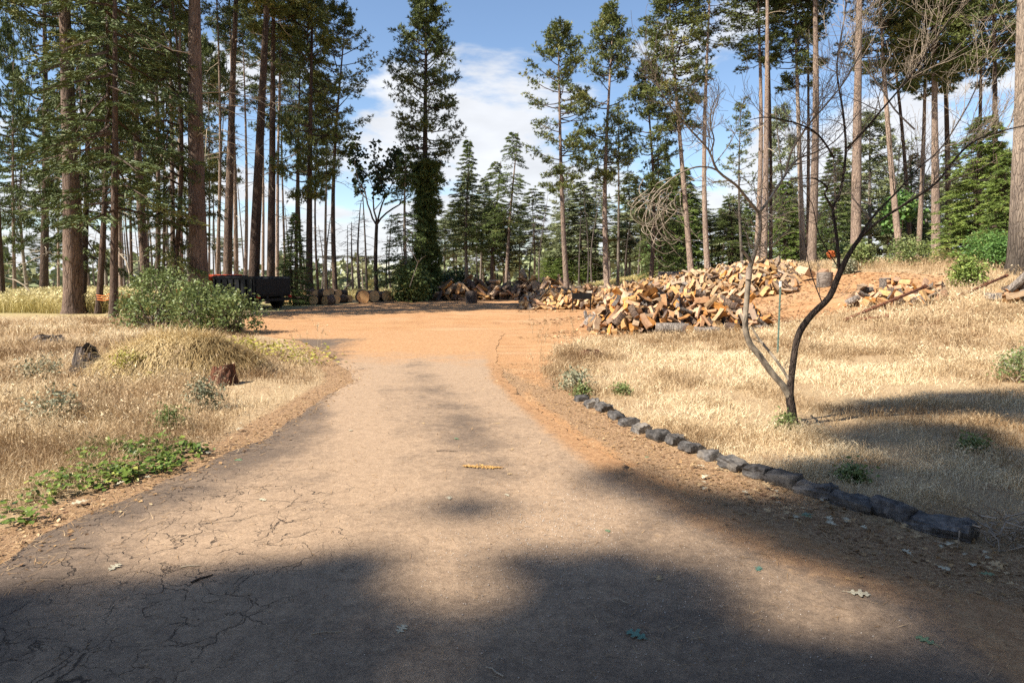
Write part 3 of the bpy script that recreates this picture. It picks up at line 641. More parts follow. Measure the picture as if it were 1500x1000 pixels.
# background rows
def far_row(n, x0, x1, Y0, Y1, t0, t1, lab, grp, keys, rm):
    for k in range(n):
        px = x0 + (x1 - x0) * (k + .5 + R_.uniform(-.45, .45)) / n; Y = R_.uniform(Y0, Y1); yt = R_.uniform(t0, t1)
        T('conifer_tree', lab, px, Y, R_.uniform(3, 5), (px + R_.uniform(-6, 6), 300), yt, R_.choice([350, 375, 395, 405]), R_.uniform(*rm), R_.choice(keys), 'bark_grey', group=grp)
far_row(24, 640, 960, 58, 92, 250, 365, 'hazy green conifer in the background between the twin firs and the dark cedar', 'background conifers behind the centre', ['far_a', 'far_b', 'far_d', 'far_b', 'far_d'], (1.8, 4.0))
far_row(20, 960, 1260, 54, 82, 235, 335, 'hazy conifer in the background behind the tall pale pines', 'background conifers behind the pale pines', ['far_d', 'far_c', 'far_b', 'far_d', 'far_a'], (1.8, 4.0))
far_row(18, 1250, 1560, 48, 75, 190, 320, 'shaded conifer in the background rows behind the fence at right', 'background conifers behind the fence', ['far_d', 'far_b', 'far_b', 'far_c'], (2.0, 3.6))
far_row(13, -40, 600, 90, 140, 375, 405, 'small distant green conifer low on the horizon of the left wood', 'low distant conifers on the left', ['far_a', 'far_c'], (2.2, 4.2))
for k, (px, w, yt) in enumerate([(806, 62, 368), (822, 58, 378), (838, 64, 372), (856, 60, 366), (872, 62, 380), (600, 60, 380)]):
    T('young_pine', 'bright green young pine in the low row behind the log line', px, w, 3, (px, 390), yt, 410, 1.5, 'cedar_a', 'bark_grey', group='bright young pines behind the log line')

# far off wood and brush closing the horizon
def distant_wood():
    r = np.random.default_rng(5); g = Geo(); w = Geo()
    n = 520; ang = np.radians(r.uniform(-60, 60, n)); D = r.uniform(120, 260, n)
    x = D * np.sin(ang); y = D * np.cos(ang); z = height(x, y); h = r.uniform(4, 9, n) + 3.0 * (x > 5)
    Cs, Ts = [], []
    for i in range(n):
        k = 60; t = r.random(k) ** .7; rad = (1 - t) * 2.6 + .3; a = r.random(k) * 6.28
        Cs.append(np.stack([x[i] + rad * np.cos(a), y[i] + rad * np.sin(a), z[i] + t * h[i]], 1)); Ts.append(np.full(k, r.random()))
    Cs = np.concatenate(Cs); Ts = np.concatenate(Ts)
    g.tris(leafquads(Cs, 1.7, r, .2, .6), np.repeat(Ts, 2)); 
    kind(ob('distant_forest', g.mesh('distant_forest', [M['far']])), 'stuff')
distant_wood()

# burnt bare stems
def snag(px, Y, w, yt, lean, label, group, nb=26, seed=0, bl=.9):
    X = P(px, 410, Y)[0]; z0 = hz(X, Y); H = P(px, yt, Y)[2] - z0
    root = tagp(empty('dead_snag', (X, Y, z0)), label, 'dead tree', group)
    me, path = trunk_mesh(H, w / F * Y / 2, lean, 900 + seed, 'snag', 7, .2, .2, .15); ob('trunk', me, root)
    kind(ob('dead_branch_whorl', stub_mesh(path, H * .25, H * .98, nb, bl, 950 + seed, 'snag', .02), root), 'stuff')
k = 0
for px, Y, w, yt, ln in [(517, 52, 4, 325, 0), (527, 55, 5, 298, .01), (537, 48, 4, 262, -.01), (508, 58, 3, 330, .03), (572, 55, 3, 312, 0), (480, 55, 4, 318, .05), (470, 58, 3, 330, .03), (459, 54, 3, 325, -.03), (446, 60, 3, 330, 0), (500, 50, 3, 400, .9),
                         (565, 60, 3, 345, .05), (425, 60, 3, 300, 0), (585, 62, 3, 340, .02)]:
    snag(px, Y, w, yt, ln, 'bare burnt snag in the gap right of the left wood', 'burnt snags in the centre-left gap', seed=k); k += 1
for i in range(26):
    px = R_.uniform(0, 420); Y = R_.uniform(55, 95)
    snag(px, Y, R_.uniform(2, 4.5), R_.uniform(200, 360), R_.uniform(-.04, .04), 'bare grey stem far behind the trunks of the left wood', 'bare stems behind the left wood', 16, seed=k, bl=1.1); k += 1
for i, px in enumerate([775, 790, 860, 868, 915, 935, 848, 700, 1050, 1215, 1160, 1300]):
    snag(px, R_.uniform(48, 62), R_.uniform(2.5, 4), R_.uniform(250, 320), R_.uniform(-.05, .05), 'thin bare pale stem among the background conifers', 'bare stems among the background conifers', 14, seed=k); k += 1

def ordinals():
    W_ = 'first second third fourth fifth sixth seventh eighth ninth tenth eleventh twelfth thirteenth fourteenth fifteenth sixteenth seventeenth eighteenth nineteenth twentieth'.split()
    T_ = {2: 'twenty', 3: 'thirty'}
    def nm(i): return W_[i] if i < 20 else T_[(i + 1) // 10] + '-' + W_[(i + 1) % 10 - 1] if (i + 1) % 10 else {30: 'thirtieth'}.get(i + 1, 'last')
    grp = {}
    for o in COL.objects:
        if o.type == 'EMPTY' and o.get('group') and o.get('category'): grp.setdefault(o['group'], []).append(o)
    for g_, l in grp.items():
        l.sort(key=lambda o: o.location.x / o.location.y)
        for i, o in enumerate(l): o['label'] = nm(i) + ' from the left of the ' + g_
ordinals()

# ------------------------------------------------------------------ broadleaf trees and shrubs
def grow(base, d, L, r0, depth, r, segs, tips, up=.15, spread=.55, kids=3, wob=.18):
    n = 5; pts = [np.array(base)]; d = unit(np.array(d))
    for i in range(n):
        d = unit(d + r.normal(size=3) * wob + np.array([0, 0, up])); pts.append(pts[-1] + d * L / n)
    r1 = r0 * .62; segs.append((np.array(pts), np.linspace(r0, r1, n + 1)))
    if depth == 0: tips.append(pts[-1]); tips.append(pts[-3]); return
    for k in range(kids):
        b = pts[-1] if k == 0 else pts[r.integers(2, n + 1)]
        grow(b, d + r.normal(size=3) * spread, L * r.uniform(.6, .85), r1 * .8, depth - 1, r, segs, tips, up, spread, kids, wob)
def shrub(name, label, cat, x, y, Rr, Hh, matn, nclump, lsize, nper, seed, stems=6, stemmat='bark_dark', group=None, shape=1.0, z=None):
    r = np.random.default_rng(seed); z0 = hz(x, y) if z is None else z
    root = tagp(empty(name, (x, y, z0)), label, cat, group)
    g = Geo(); w = Geo()
    th = r.random(nclump) * 6.28; ph = r.random(nclump) ** .6; hh = r.random(nclump) ** .75
    rr = Rr * ph * np.sqrt(np.clip(1.05 - (hh - .35) ** 2 * 1.5 * shape, .1, 1)); cx, cy, cz = rr * np.cos(th), rr * np.sin(th), .08 * Hh + hh * Hh * (1 - .25 * ph)
    cs = np.stack([cx, cy, cz], 1)
    P_ = (cs[:, None] + r.normal(size=(nclump, nper, 3)) * lsize * 1.3).reshape(-1, 3); P_[:, 2] = np.maximum(P_[:, 2], .02)
    tt = np.repeat(np.clip(r.normal(.5, .2, nclump), 0, 1), nper) + r.normal(0, .12, nclump * nper)
    g.tris(leafquads(P_, lsize, r, .5), np.repeat(np.clip(tt, 0, 1), 2))
    for i in range(stems):
        c = cs[r.integers(nclump)]; b = np.array([r.normal() * Rr * .15, r.normal() * Rr * .15, -.05])
        m = (b + c) / 2 + r.normal(size=3) * .1 * Rr
        v, f = tube(np.array([b, m, c]), [.02 * Hh + .004, .013 * Hh + .003, .004], 5); w.add(v, f)
    kind(ob('foliage', g.mesh('foliage', [M[matn]]), root), 'stuff'); kind(ob('stem_cluster', w.mesh('stems', [M[stemmat]]), root), 'stuff')
    return root
# big leafy bush on the left: three overlapping stools of the same shrub
for k, (px, py, rr, hh, lb) in enumerate([(222, 486, .9, 1.75, 'tallest leafy green bush on the left, in front of the fir trunks'), (275, 490, .95, 1.4, 'middle stool of the leafy green bushes before the dump truck'), (330, 490, .8, 1.05, 'lowest right-hand leafy bush hiding the lower half of the truck'), (192, 482, .5, .9, 'small pale-green bush at the left end of the leafy bushes')]):
    x, y, z = GT(px, py); y += rr * .5
    shrub('leafy_bush', lb, 'bush', x, y, rr, hh, 'leaf', 170 if k < 3 else 70, .085, 17, 40 + k, 26, 'bark_grey')
# dark broadleaf tree with its leaves held high
def broadleaf(name, label, px, Y, wpx, ytop, ycr, Rm, matn, bark, seed, nleaf=40, lsize=.28, depth=3, kids=3, fork=None):
    X = P(px, 410, Y)[0]; z0 = hz(X, Y); H = P(px, ytop, Y)[2] - z0; zc = P(px, ycr, Y)[2] - z0
    r = np.random.default_rng(seed); root = tagp(empty(name, (X, Y, z0)), label, 'tree')
    me, path = trunk_mesh(zc, wpx / F * Y / 2, 0, seed, bark, 8, .12, .7, .3); ob('trunk', me, root)
    segs, tips = [], []; r0 = wpx / F * Y / 2 * .6
    for q in range(4):
        a = q * 1.57 + r.random(); grow(path[-1], (math.cos(a) * .55, math.sin(a) * .55, 1.0), (H - zc) * .42, r0 * .7, depth, r, segs, tips, .12, .5, kids)
    w = Geo(); 
    for p, rd in segs: v, f = tube(p, rd, 5); w.add(v, f)
    ob('limb_frame', w.mesh('limbs', [M[bark]]), root)
    tips = np.array(tips); tips[:, :2] = path[-1][:2] + (tips[:, :2] - path[-1][:2]) * np.minimum(1, Rm / (np.linalg.norm(tips[:, :2] - path[-1][:2], axis=1, keepdims=True) + 1e-6))
    tips[:, 2] = np.minimum(tips[:, 2], H)
    Pn = (tips[:, None] + r.normal(size=(len(tips), nleaf, 3)) * lsize * .8).reshape(-1, 3)
    g = Geo(); g.tris(leafquads(Pn, lsize, r, .3, .8), np.repeat(np.repeat(np.clip(r.normal(.5, .25, len(tips)), 0, 1), nleaf), 2)); ob('crown', g.mesh('crown', [M[matn]]), root)
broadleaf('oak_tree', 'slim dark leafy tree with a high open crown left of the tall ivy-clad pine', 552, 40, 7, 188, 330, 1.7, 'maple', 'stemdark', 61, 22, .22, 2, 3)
broadleaf('maple_tree', 'bright-leaved maple lit in the shade left of the leaning trunks', 1307, 40, 5, 275, 350, 1.3, 'bright', 'bark_grey', 62, 30, .22, 2, 3)
# ivy cloak of the tall pine: foliage close round the lower trunk, then skirts
def ivy_cloak():
    r = np.random.default_rng(77); Y = 40; X = P(626, 410, Y)[0]; z0 = hz(X, Y)
    root = tagp(empty('ivy_cloak', (X, Y, z0)), 'dark green ivy and fir boughs sheathing the trunk of the tallest centre-left pine', 'ivy')
    Zt = P(626, 240, Y)[2] - z0; n = 1500
    t = r.random(n) ** .9; rad = .05 + .5 * np.exp(-t * 4.5) + .75 * fbm(t * 9, t * 0 + 3, 8) + .5 * (t > .62) * r.random(n) ** 2
    a = r.random(n) * 6.28; cs = np.stack([rad * np.cos(a), rad * np.sin(a), .1 + t * Zt], 1)
    A = np.stack([np.cos(a), np.sin(a), -0.5 + 0 * a], 1)
    g = Geo(); g.tris(needles(cs, A, .30, .07, 12, .5, r), np.repeat(np.clip(.5 + .3 * r.normal(size=n), 0, 1), 12))
    kind(ob('foliage', g.mesh('foliage', [M['fir']]), root), 'stuff')
    for z0_, z1_, rr, key in ((.2, Zt * .62, 1.6, 'fir_c'), (Zt * .35, Zt * 1.04, 1.35, 'fir_c'), (.1, Zt * .3, 1.5, 'fir_a')):
        cm, wm, ch, cR = CR[key]; o = ob('bough_skirt', cm, root); o.location = (0, 0, z0_); o.scale = (rr / cR, rr / cR, (z1_ - z0_) / ch); kind(o, 'stuff')
    w = Geo()
    for i in range(14):
        aa = i * .45; zz = np.linspace(0, Zt * r.uniform(.5, .95), 12); v, f = tube(np.stack([(.24 + .03 * np.sin(zz * 2 + i)) * np.cos(aa + zz * .1), (.24 + .03 * np.sin(zz * 2 + i)) * np.sin(aa + zz * .1), zz], 1), .02, 4); w.add(v, f)
    ob('vine_frame', w.mesh('vines', [M['bark_dark']]), root)['kind'] = 'stuff'
ivy_cloak()
shrub('cedar_shrub', 'bright green young cedar at the foot of the ivy-clad pine', 'bush', P(604, 420, 37)[0], 37, .95, 1.9, 'fir', 160, .16, 26, 51, 8)
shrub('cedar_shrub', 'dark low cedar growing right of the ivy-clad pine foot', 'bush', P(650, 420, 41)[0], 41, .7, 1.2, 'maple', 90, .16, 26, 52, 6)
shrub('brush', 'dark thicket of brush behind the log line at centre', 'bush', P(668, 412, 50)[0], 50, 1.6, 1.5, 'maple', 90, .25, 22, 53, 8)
for k, (px, py, Y, rr, hh, mt, lb) in enumerate([(1258, 0, 27, .55, .95, 'leaf', 'green shrub between the grey stump and the stout trunk at right'),
        (1238, 0, 25.5, .3, .45, 'sage', 'low grey-green herb beside the pale cut blocks'),
        (1328, 0, 26, .72, 1.0, 'leaf', 'leggy green shrub with reddish stems behind the tilted pipe'),
        (1416, 0, 20.5, .42, .75, 'cedar', 'fine-leaved green sapling above the second pipe'),
        (1440, 0, 24, .8, 1.2, 'bright', 'glossy green bush before the cedars at right'),
        (1468, 0, 23, .5, 1.0, 'bright', 'green bush touching the charred right-edge trunk'),
        (990, 0, 52, 2.6, 2.5, 'bright', 'wide bright-green thicket behind the long grey log'),
        (1240, 0, 45, 1.4, 1.3, 'leaf', 'low green brush behind the grouped trunks'),
        (1385, 0, 30, .8, .55, 'straw_green', 'yellowish grass clump before the chain-link fence')]):
    X = P(px, 400, Y)[0]; shrub('green_shrub', lb, 'bush', X, Y, rr, hh, mt, 110, .085 if Y < 40 else .2, 24, 60 + k, 9, 'bark_red')

# ------------------------------------------------------------------ firewood
def wood_mat(name, cols, sat=1):
    m, nt, b = mat(name); n = NB(nt); v = n.coord('Object', (1, 1, 1))
    f = n.noise(v, 7, 5, .65); g2 = n.noise(n.coord('Object', (60, 6, 60)), 1.0, 4)
    c = n.ramp(f, [(.25, cols[0]), (.55, cols[1]), (.8, cols[2])])
    c = n.mix(n.step(g2, .45, .72, 0, .6), c, tuple(q * .6 for q in cols[0]))
    gr = n.math('FRACT', n.math('ADD', n.math('MULTIPLY', n.objrand(), 3.7), n.math('MULTIPLY', n.attr('tint'), 13.7))); c = n.mix(n.step(gr, .84, .98, 0, .7), c, (.27, .225, .18))
    tc = n.attr('tint')
    rr = n.math('MULTIPLY_ADD', n.objrand(), 1.0) if False else n.math('FRACT', n.math('ADD', n.objrand(), n.math('MULTIPLY', tc, 7.31)))
    hsv = nt.nodes.new('ShaderNodeHueSaturation'); nt.links.new(n.math('ADD', .52, n.math('MULTIPLY', rr, .55)), hsv.inputs['Value'])
    nt.links.new(n.math('ADD', .72, n.math('MULTIPLY', n.math('FRACT', n.math('MULTIPLY', rr, 5.3)), .38)), hsv.inputs['Saturation']); nt.links.new(c, hsv.inputs['Color'])
    nt.links.new(hsv.outputs[0], b.inputs['Base Color']); nt.links.new(n.bump(g2, .4, .01), b.inputs['Normal'])
    return m
M['wood_pale'] = wood_mat('pale_split_wood', [(0.42, 0.23, 0.10), (0.62, 0.385, 0.18), (0.74, 0.525, 0.29)])
M['wood_orange'] = wood_mat('orange_split_wood', [(0.42, 0.18, 0.06), (0.62, 0.31, 0.115), (0.72, 0.46, 0.22)])
M['logbark'] = bark_mat('log_bark', (0.23, 0.165, 0.12), (0.15, 0.10, 0.075), (0.05, 0.035, 0.03), 16)
M['loggrey'] = bark_mat('weathered_log_bark', (0.36, 0.31, 0.27), (0.25, 0.215, 0.185), (0.09, 0.07, 0.06), 14)
def split_piece(seed, ln, w, typ):
    """profile in XZ, length along Y: wedge with a round bark back, slab, half log or full round"""
    r = np.random.default_rng(seed)
    if typ == 'wedge': a = np.radians(r.uniform(45, 85)); prof = [(0, 0)] + [(w * math.cos(t), w * math.sin(t)) for t in np.linspace(-a / 2, a / 2, 4)]; bark = [1, 2, 3] if r.random() < .42 else []
    elif typ == 'half': prof = [(w * .55 * math.cos(t), w * .55 * math.sin(t)) for t in np.linspace(0, math.pi, 6)]; bark = [0, 1, 2, 3, 4]
    elif typ == 'slab': prof = [(-w * .5, 0), (w * .5, w * .06), (w * .46, w * .4), (-w * .4, w * .46)]; bark = [2] if r.random() < .5 else []
    else: prof = [(w * .5 * math.cos(t), w * .5 * math.sin(t)) for t in np.linspace(0, 2 * math.pi, 10)[:-1]]; bark = list(range(9))
    p = np.array(prof); p = p - (p.max(0) + p.min(0)) / 2; n = len(p)
    p = p * (1 + r.normal(size=p.shape) * .06)
    V = []
    for yy, s in ((-ln / 2, 1), (0, 1 + r.normal() * .04), (ln / 2, 1 + r.normal() * .08)):
        off = r.normal(size=2) * .012
        for q in p: V.append((q[0] * s + off[0] + r.normal() * .006, yy + r.normal() * .014, q[1] * s + off[1] + r.normal() * .006))
    V = np.array(V); g = Geo()
    fs_b, fs_w = [], []
    for lv in (0, 1):
        for i in range(n):
            j = (i + 1) % n; q = [lv * n + i, lv * n + j, (lv + 1) * n + j, (lv + 1) * n + i]; (fs_b if i in bark else fs_w).append(q)
    g.v.append(V); g.n = len(V); g.t.append(np.full(len(V), .5))
    if fs_b: g.f.append(np.array(fs_b)); g.m.append(np.full(len(fs_b), 1, np.int32))
    if fs_w: g.f.append(np.array(fs_w)); g.m.append(np.zeros(len(fs_w), np.int32))
    g.f.append(np.array([list(range(n))])); g.m.append(np.zeros(1, np.int32))
    g.f.append(np.array([list(range(2 * n, 3 * n))[::-1]])); g.m.append(np.zeros(1, np.int32))
    return g
TY = ['wedge', 'slab', 'wedge', 'slab', 'wedge', 'wedge', 'round', 'half', 'wedge', 'slab', 'wedge', 'wedge', 'slab', 'wedge']
class Heap:
    def __init__(s, x0, x1, y0, y1, target, seed, cell=.05):
        s.x0, s.y0, s.c = x0, y0, cell; s.nx, s.ny = int((x1 - x0) / cell), int((y1 - y0) / cell)
        s.X, s.Y = np.meshgrid(x0 + (np.arange(s.nx) + .5) * cell, y0 + (np.arange(s.ny) + .5) * cell)
        s.g = height(s.X, s.Y); s.H = s.g.copy(); s.T = s.g + target(s.X, s.Y); s.r = np.random.default_rng(seed)
    def drop(s, ln, w, h, aligned=None):
        for q in range(40):
            iy, ix = int(s.r.integers(s.ny)), int(s.r.integers(s.nx)); room = s.T[iy, ix] - s.H[iy, ix]
            if room > .02 and s.r.random() < room * 3 + .1: break
        else: return None
        x, y = s.X[iy, ix], s.Y[iy, ix]; a = s.r.random() * math.pi if aligned is None else aligned + s.r.normal() * .3
        d = np.array([-math.sin(a), math.cos(a)]); e = np.array([math.cos(a), math.sin(a)])
        R = int((ln / 2 + w) / s.c) + 1; sl = (slice(max(0, iy - R), iy + R + 1), slice(max(0, ix - R), ix + R + 1))
        u = (s.X[sl] - x) * d[0] + (s.Y[sl] - y) * d[1]; v = (s.X[sl] - x) * e[0] + (s.Y[sl] - y) * e[1]
        m = (np.abs(u) < ln / 2) & (np.abs(v) < w / 2)
        if m.sum() < 4: return None
        hh = s.H[sl][m]; uu = u[m]
        q1 = np.percentile(hh[uu < 0], 80) if (uu < 0).any() else hh.max(); q2 = np.percentile(hh[uu >= 0], 80) if (uu >= 0).any() else hh.max()
        pitch = np.clip(math.atan2(q2 - q1, ln / 2), -.9, .9); zc = (q1 + q2) / 2
        top = zc + math.tan(pitch) * u + h * .72
        Hs = s.H[sl]; Hs[m] = np.maximum(Hs[m], top[m])
        return x, y, zc + h * .42, a, pitch
FW = dict(n=0)
def heap(hp, npieces, mats, lens, wid, label, group, singles, stuffname, seed, matmix=None, types=TY):
    r = np.random.default_rng(seed); r2 = random.Random(seed); var = []
    for k in range(14):
        ln, w = r.uniform(*lens), r.uniform(*wid); typ = types[k % len(types)]
        mm = mats[k % len(mats)]; bk = M['logbark'] if k % 3 else M['loggrey']
        g = split_piece(seed * 50 + k, ln, w, typ); V = g.v[0]; ext = V.max(0) - V.min(0)
        var.append((g, g.mesh('firewood', [M[mm], bk]), ln, ext[0], ext[2], mm, bk))
    out = []
    for i in range(npieces):
        k = int(r.integers(14)); g, me, ln, w, h, mm, bk = var[k]
        res = hp.drop(ln, w, h)
        if res is None: continue
        x, y, z, a, pt = res
        roll = r.normal() * .35 + (math.pi if r.random() < .35 else 0)
        Mx = Matrix.Translation((x, y, z)) @ Matrix.Rotation(a, 4, 'Z') @ Matrix.Rotation(pt, 4, 'X') @ Matrix.Rotation(roll, 4, 'Y')
        out.append((k, Mx, z - hz(x, y) if False else 0, i))
    # the last ones dropped lie on top and show; the earlier ones are the body of the heap
    single = out[-singles:] if singles else []; rest = out[:len(out) - len(single)]
    if single: qx = [m_[1].translation.x / m_[1].translation.y for m_ in single]; qy = [m_[1].translation.y for m_ in single]; xr = (min(qx), max(qx)); yr = (min(qy), max(qy))
    for k, Mx, _, i in single:
        o = ob('firewood', var[k][1]); o.matrix_world = Mx; fx = (Mx.translation.x / Mx.translation.y - xr[0]) / (xr[1] - xr[0] + 1e-6); fy_ = (Mx.translation.y - yr[0]) / (yr[1] - yr[0] + 1e-6)
        where = ('at the left end', 'left of the middle', 'right of the middle', 'at the right end')[min(3, int(fx * 4))] + (', at the foot' if fy_ < .34 else ', half way back' if fy_ < .67 else ', far up')
        tagp(o, ('orange ' if 'orange' in var[k][5] else 'pale ') + {'wedge': 'split wedge', 'slab': 'split slab', 'half': 'half log', 'round': 'small round log'}[types[k % len(types)]] + ' ' + where + ' of the ' + label, 'firewood', group); FW['n'] += 1
    if rest:
        big = Geo(); allm = []; 
        for mi, (g, me, ln, w, h, mm, bk) in enumerate(var):
            for m_ in (M[mm], bk):
                if m_ not in allm: allm.append(m_)
        for k, Mx, _, i in rest:
            g = var[k][0]; V = g.v[0]; A = np.array(Mx); Vt = V @ A[:3, :3].T + A[:3, 3]; b0 = big.n
            big.v.append(Vt); big.t.append(np.full(len(V), r.random())); big.n += len(V)
            for f, m_ in zip(g.f, g.m):
                big.f.append(f + b0); idx = allm.index(M[var[k][5]]) if m_[0] == 0 else allm.index(var[k][6]); big.m.append(np.full(len(m_), idx, np.int32))
        o = ob(stuffname, big.mesh(stuffname, allm)); kind(o, 'stuff')
    return out
# front heap: fresh orange splits
fx0, fx1 = G0(852, 488)[0], G0(1085, 488)[0]; fy = GT(960, 490)[1]
def t_front(X, Y):
    u = (X - (fx0 + .25)) / (fx1 - fx0 + .3); v = (Y - fy - 1.55) / 1.45
    e = np.clip(1 - v * v, 0, 1) * np.clip(u * 5, 0, 1) * np.clip((1 - u) * 3.2, 0, 1)
    return .74 * e ** .6 * (.62 + .38 * np.exp(-((u - .33) / .3) ** 2)) * (.75 + .5 * fbm(X * 1.3, Y * 1.3, 71))
hp = Heap(fx0 - .3, fx1 + .8, fy - .3, fy + 3.4, t_front, 3)
heap(hp, 1200, ['wood_orange', 'wood_orange', 'wood_pale', 'wood_orange', 'wood_orange'], (.28, .42), (.09, .17), 'near orange heap', 'split firewood in the near orange heap', 135, 'firewood_pile', 21)
# wide pale heap behind
def t_back(X, Y):
    left = P(765, 440, 30)[0]; a = np.clip((X - left) / 1.6, 0, 1) * np.clip((.425 * Y - X) / 1.6, 0, 1)
    yf = np.interp(X, [0, 1.8, 3.6, 6, 9, 13], [29.4, 28.7, 28.2, 25.2, 22.8, 22.8]); yb = np.interp(X, [0, 3, 8, 15], [34.5, 38, 39.2, 37])
    b = np.clip((Y - yf) / 1.3, 0, 1) * np.clip((yb - Y) / 1.5, 0, 1)
    return ((np.interp(Y, [24, 29, 36], [.72, .5, .2]) + .12 * np.clip((4.5 - X) / 2, 0, 1)) * (a * b) ** .55) * (.5 + .9 * fbm(X * .55, Y * .45, 73))
hp2 = Heap(.2, 15.3, 22.2, 39.5, t_back, 5, .08)
o2 = heap(hp2, 9000, ['wood_pale', 'wood_pale', 'wood_pale', 'wood_orange', 'wood_pale'], (.29, .42), (.10, .17), 'wide pale heap', 'split firewood on the wide pale heap', 135, 'firewood_heap', 23)
# scattered splits at right
def t_r(X, Y):
    return .34 * np.clip(1 - ((X - 11.1) / 1.5) ** 2 - ((Y - 19.6) / 1.0) ** 2, 0, 1) ** .5 * (.5 + fbm(X, Y, 5))
hp3 = Heap(9.3, 13, 18, 21.2, t_r, 6)
heap(hp3, 90, ['wood_orange', 'wood_pale', 'wood_orange'], (.3, .42), (.12, .2), 'pipe scatter', 'split firewood scattered by the pipes', 30, 'firewood_scatter', 27)
def t_rr(X, Y):
    return .24 * np.clip(1 - ((X - 14.0) / 1.0) ** 2 - ((Y - 18.2) / .6) ** 2, 0, 1) ** .5
hp4 = Heap(12.8, 15.4, 17.3, 19.2, t_rr, 8)
heap(hp4, 34, ['wood_orange', 'wood_orange', 'wood_pale'], (.35, .6), (.14, .24), 'orange-faced split log at the right edge under the second pipe', 'split logs at the right edge', 0, 'split_log_pile', 29)
# log line behind the clearing
def t_mid(X, Y):
    yc = np.interp(X, [-4.5, -2, 1, 3.5], [39.5, 40, 41, 40]); return .72 * np.clip(1 - ((Y - yc) / 1.3) ** 2, 0, 1) ** .5 * np.clip((X + 4.6) / .8, 0, 1) * np.clip((3.6 - X) / 1, 0, 1) * (.35 + 1.0 * fbm(X * .8, Y * .8, 75))
hp5 = Heap(-4.8, 3.8, 38, 43, t_mid, 9, .08)
heap(hp5, 420, ['wood_pale', 'wood_orange', 'wood_pale'], (.35, .9), (.18, .34), '', '', 0, 'log_heap', 31, types=['wedge', 'slab', 'round', 'wedge', 'half', 'slab'])

# logs, rounds, stumps
def ring_mat(name, c0, c1):
    m, nt, b = mat(name); n = NB(nt)
    v = n.coord('Object'); w = nt.nodes.new('ShaderNodeTexWave'); w.wave_type = 'RINGS'; w.rings_direction = 'Y'; w.inputs['Scale'].default_value = 9; w.inputs['Distortion'].default_value = 1.5; nt.links.new(v, w.inputs['Vector'])
    c = n.mix(n.math('MULTIPLY', w.outputs[1], .6), c1, c0); c = n.mix(n.step(n.noise(v, 6, 4), .45, .7, 0, .6), c, c0)
    nt.links.new(c, b.inputs['Base Color']); return m
M['ring'] = ring_mat('sawn_log_end', (0.55, 0.32, 0.13), (0.75, 0.50, 0.25))
M['ring_grey'] = ring_mat('weathered_sawn_end', (0.30, 0.25, 0.20), (0.45, 0.38, 0.31))
def log(name, label, cat, x, y, ln, dia, az, endm='ring', bark='logbark', group=None, upright=False, z=None, seed=0, taper=1.0, tilt=0.0, sides=16):
    r = np.random.default_rng(seed); zz = hz(x, y) if z is None else z
    n = 5; yy = np.linspace(-ln / 2, ln / 2, n); rad = dia / 2 * np.linspace(1, taper, n)
    pts = np.stack([r.normal(size=n) * .01 * ln, yy, r.normal(size=n) * .01 * ln], 1)
    v, f = tube(pts, rad, sides, rough=.08, seed=seed); g = Geo(); g.add(v, f, .5, 0)
    g.add(np.zeros((0, 3)), np.zeros((0, 4), int))
    root = empty(name, (x, y, zz)); tagp(root, label, cat, group)
    body = g.mesh('bark', [M[bark]], True)
    ends = []
    for k, fl in ((0, False), (n - 1, True)):
        ring = v[k * sides:(k + 1) * sides]; c = ring.mean(0) + np.array([0, (-1 if k == 0 else 1) * .01, 0])
        rr = c + (ring - c) * .93; rr[:, 1] = ring[:, 1].mean() + (-.004 if k == 0 else .004)
        vv = np.vstack([c, ring, rr]); fs = []
        tri = [[0, 1 + sides + i, 1 + sides + (i + 1) % sides] for i in range(sides)]; qd = [[1 + i, 1 + (i + 1) % sides, 1 + sides + (i + 1) % sides, 1 + sides + i] for i in range(sides)]
        e = Geo(); e.add(vv, tri, .5, 0); e.add(vv, qd, .5, 1); ends.append(('sawn_end', e.mesh('sawn_end', [M[endm], M[bark]])))
    if upright: mx = Matrix.Translation((0, 0, ln / 2 - .03)) @ Matrix.Rotation(math.pi / 2, 4, 'X') @ Matrix.Rotation(seed, 4, 'Y')
    else: mx = Matrix.Translation((0, 0, dia / 2 - .02)) @ Matrix.Rotation(az, 4, 'Z') @ Matrix.Rotation(tilt, 4, 'X')
    for nm, me in [('bark', body)] + ends: o = ob(nm, me, root); o.matrix_local = mx
    return root
for k, (px, Y, d, ln, az, lb) in enumerate([(531, 35.5, .72, .8, .25, 'biggest orange-faced log round, leftmost of the row left of the ivy-clad pine'), (545, 36.5, .64, .8, .5, 'second orange-faced log round from the left in the big row'),
        (556, 37.3, .55, 1.0, .9, 'reddish shaded log round in the middle of the big row'), (566, 38, .58, .8, .35, 'rightmost orange-faced log round next to the ivy-clad pine')]):
    X = P(px, 430, Y)[0]; log('log_round', lb, 'log', X, Y, ln, d, az, 'ring', 'logbark', seed=k + 3)
rs = random.Random(4)
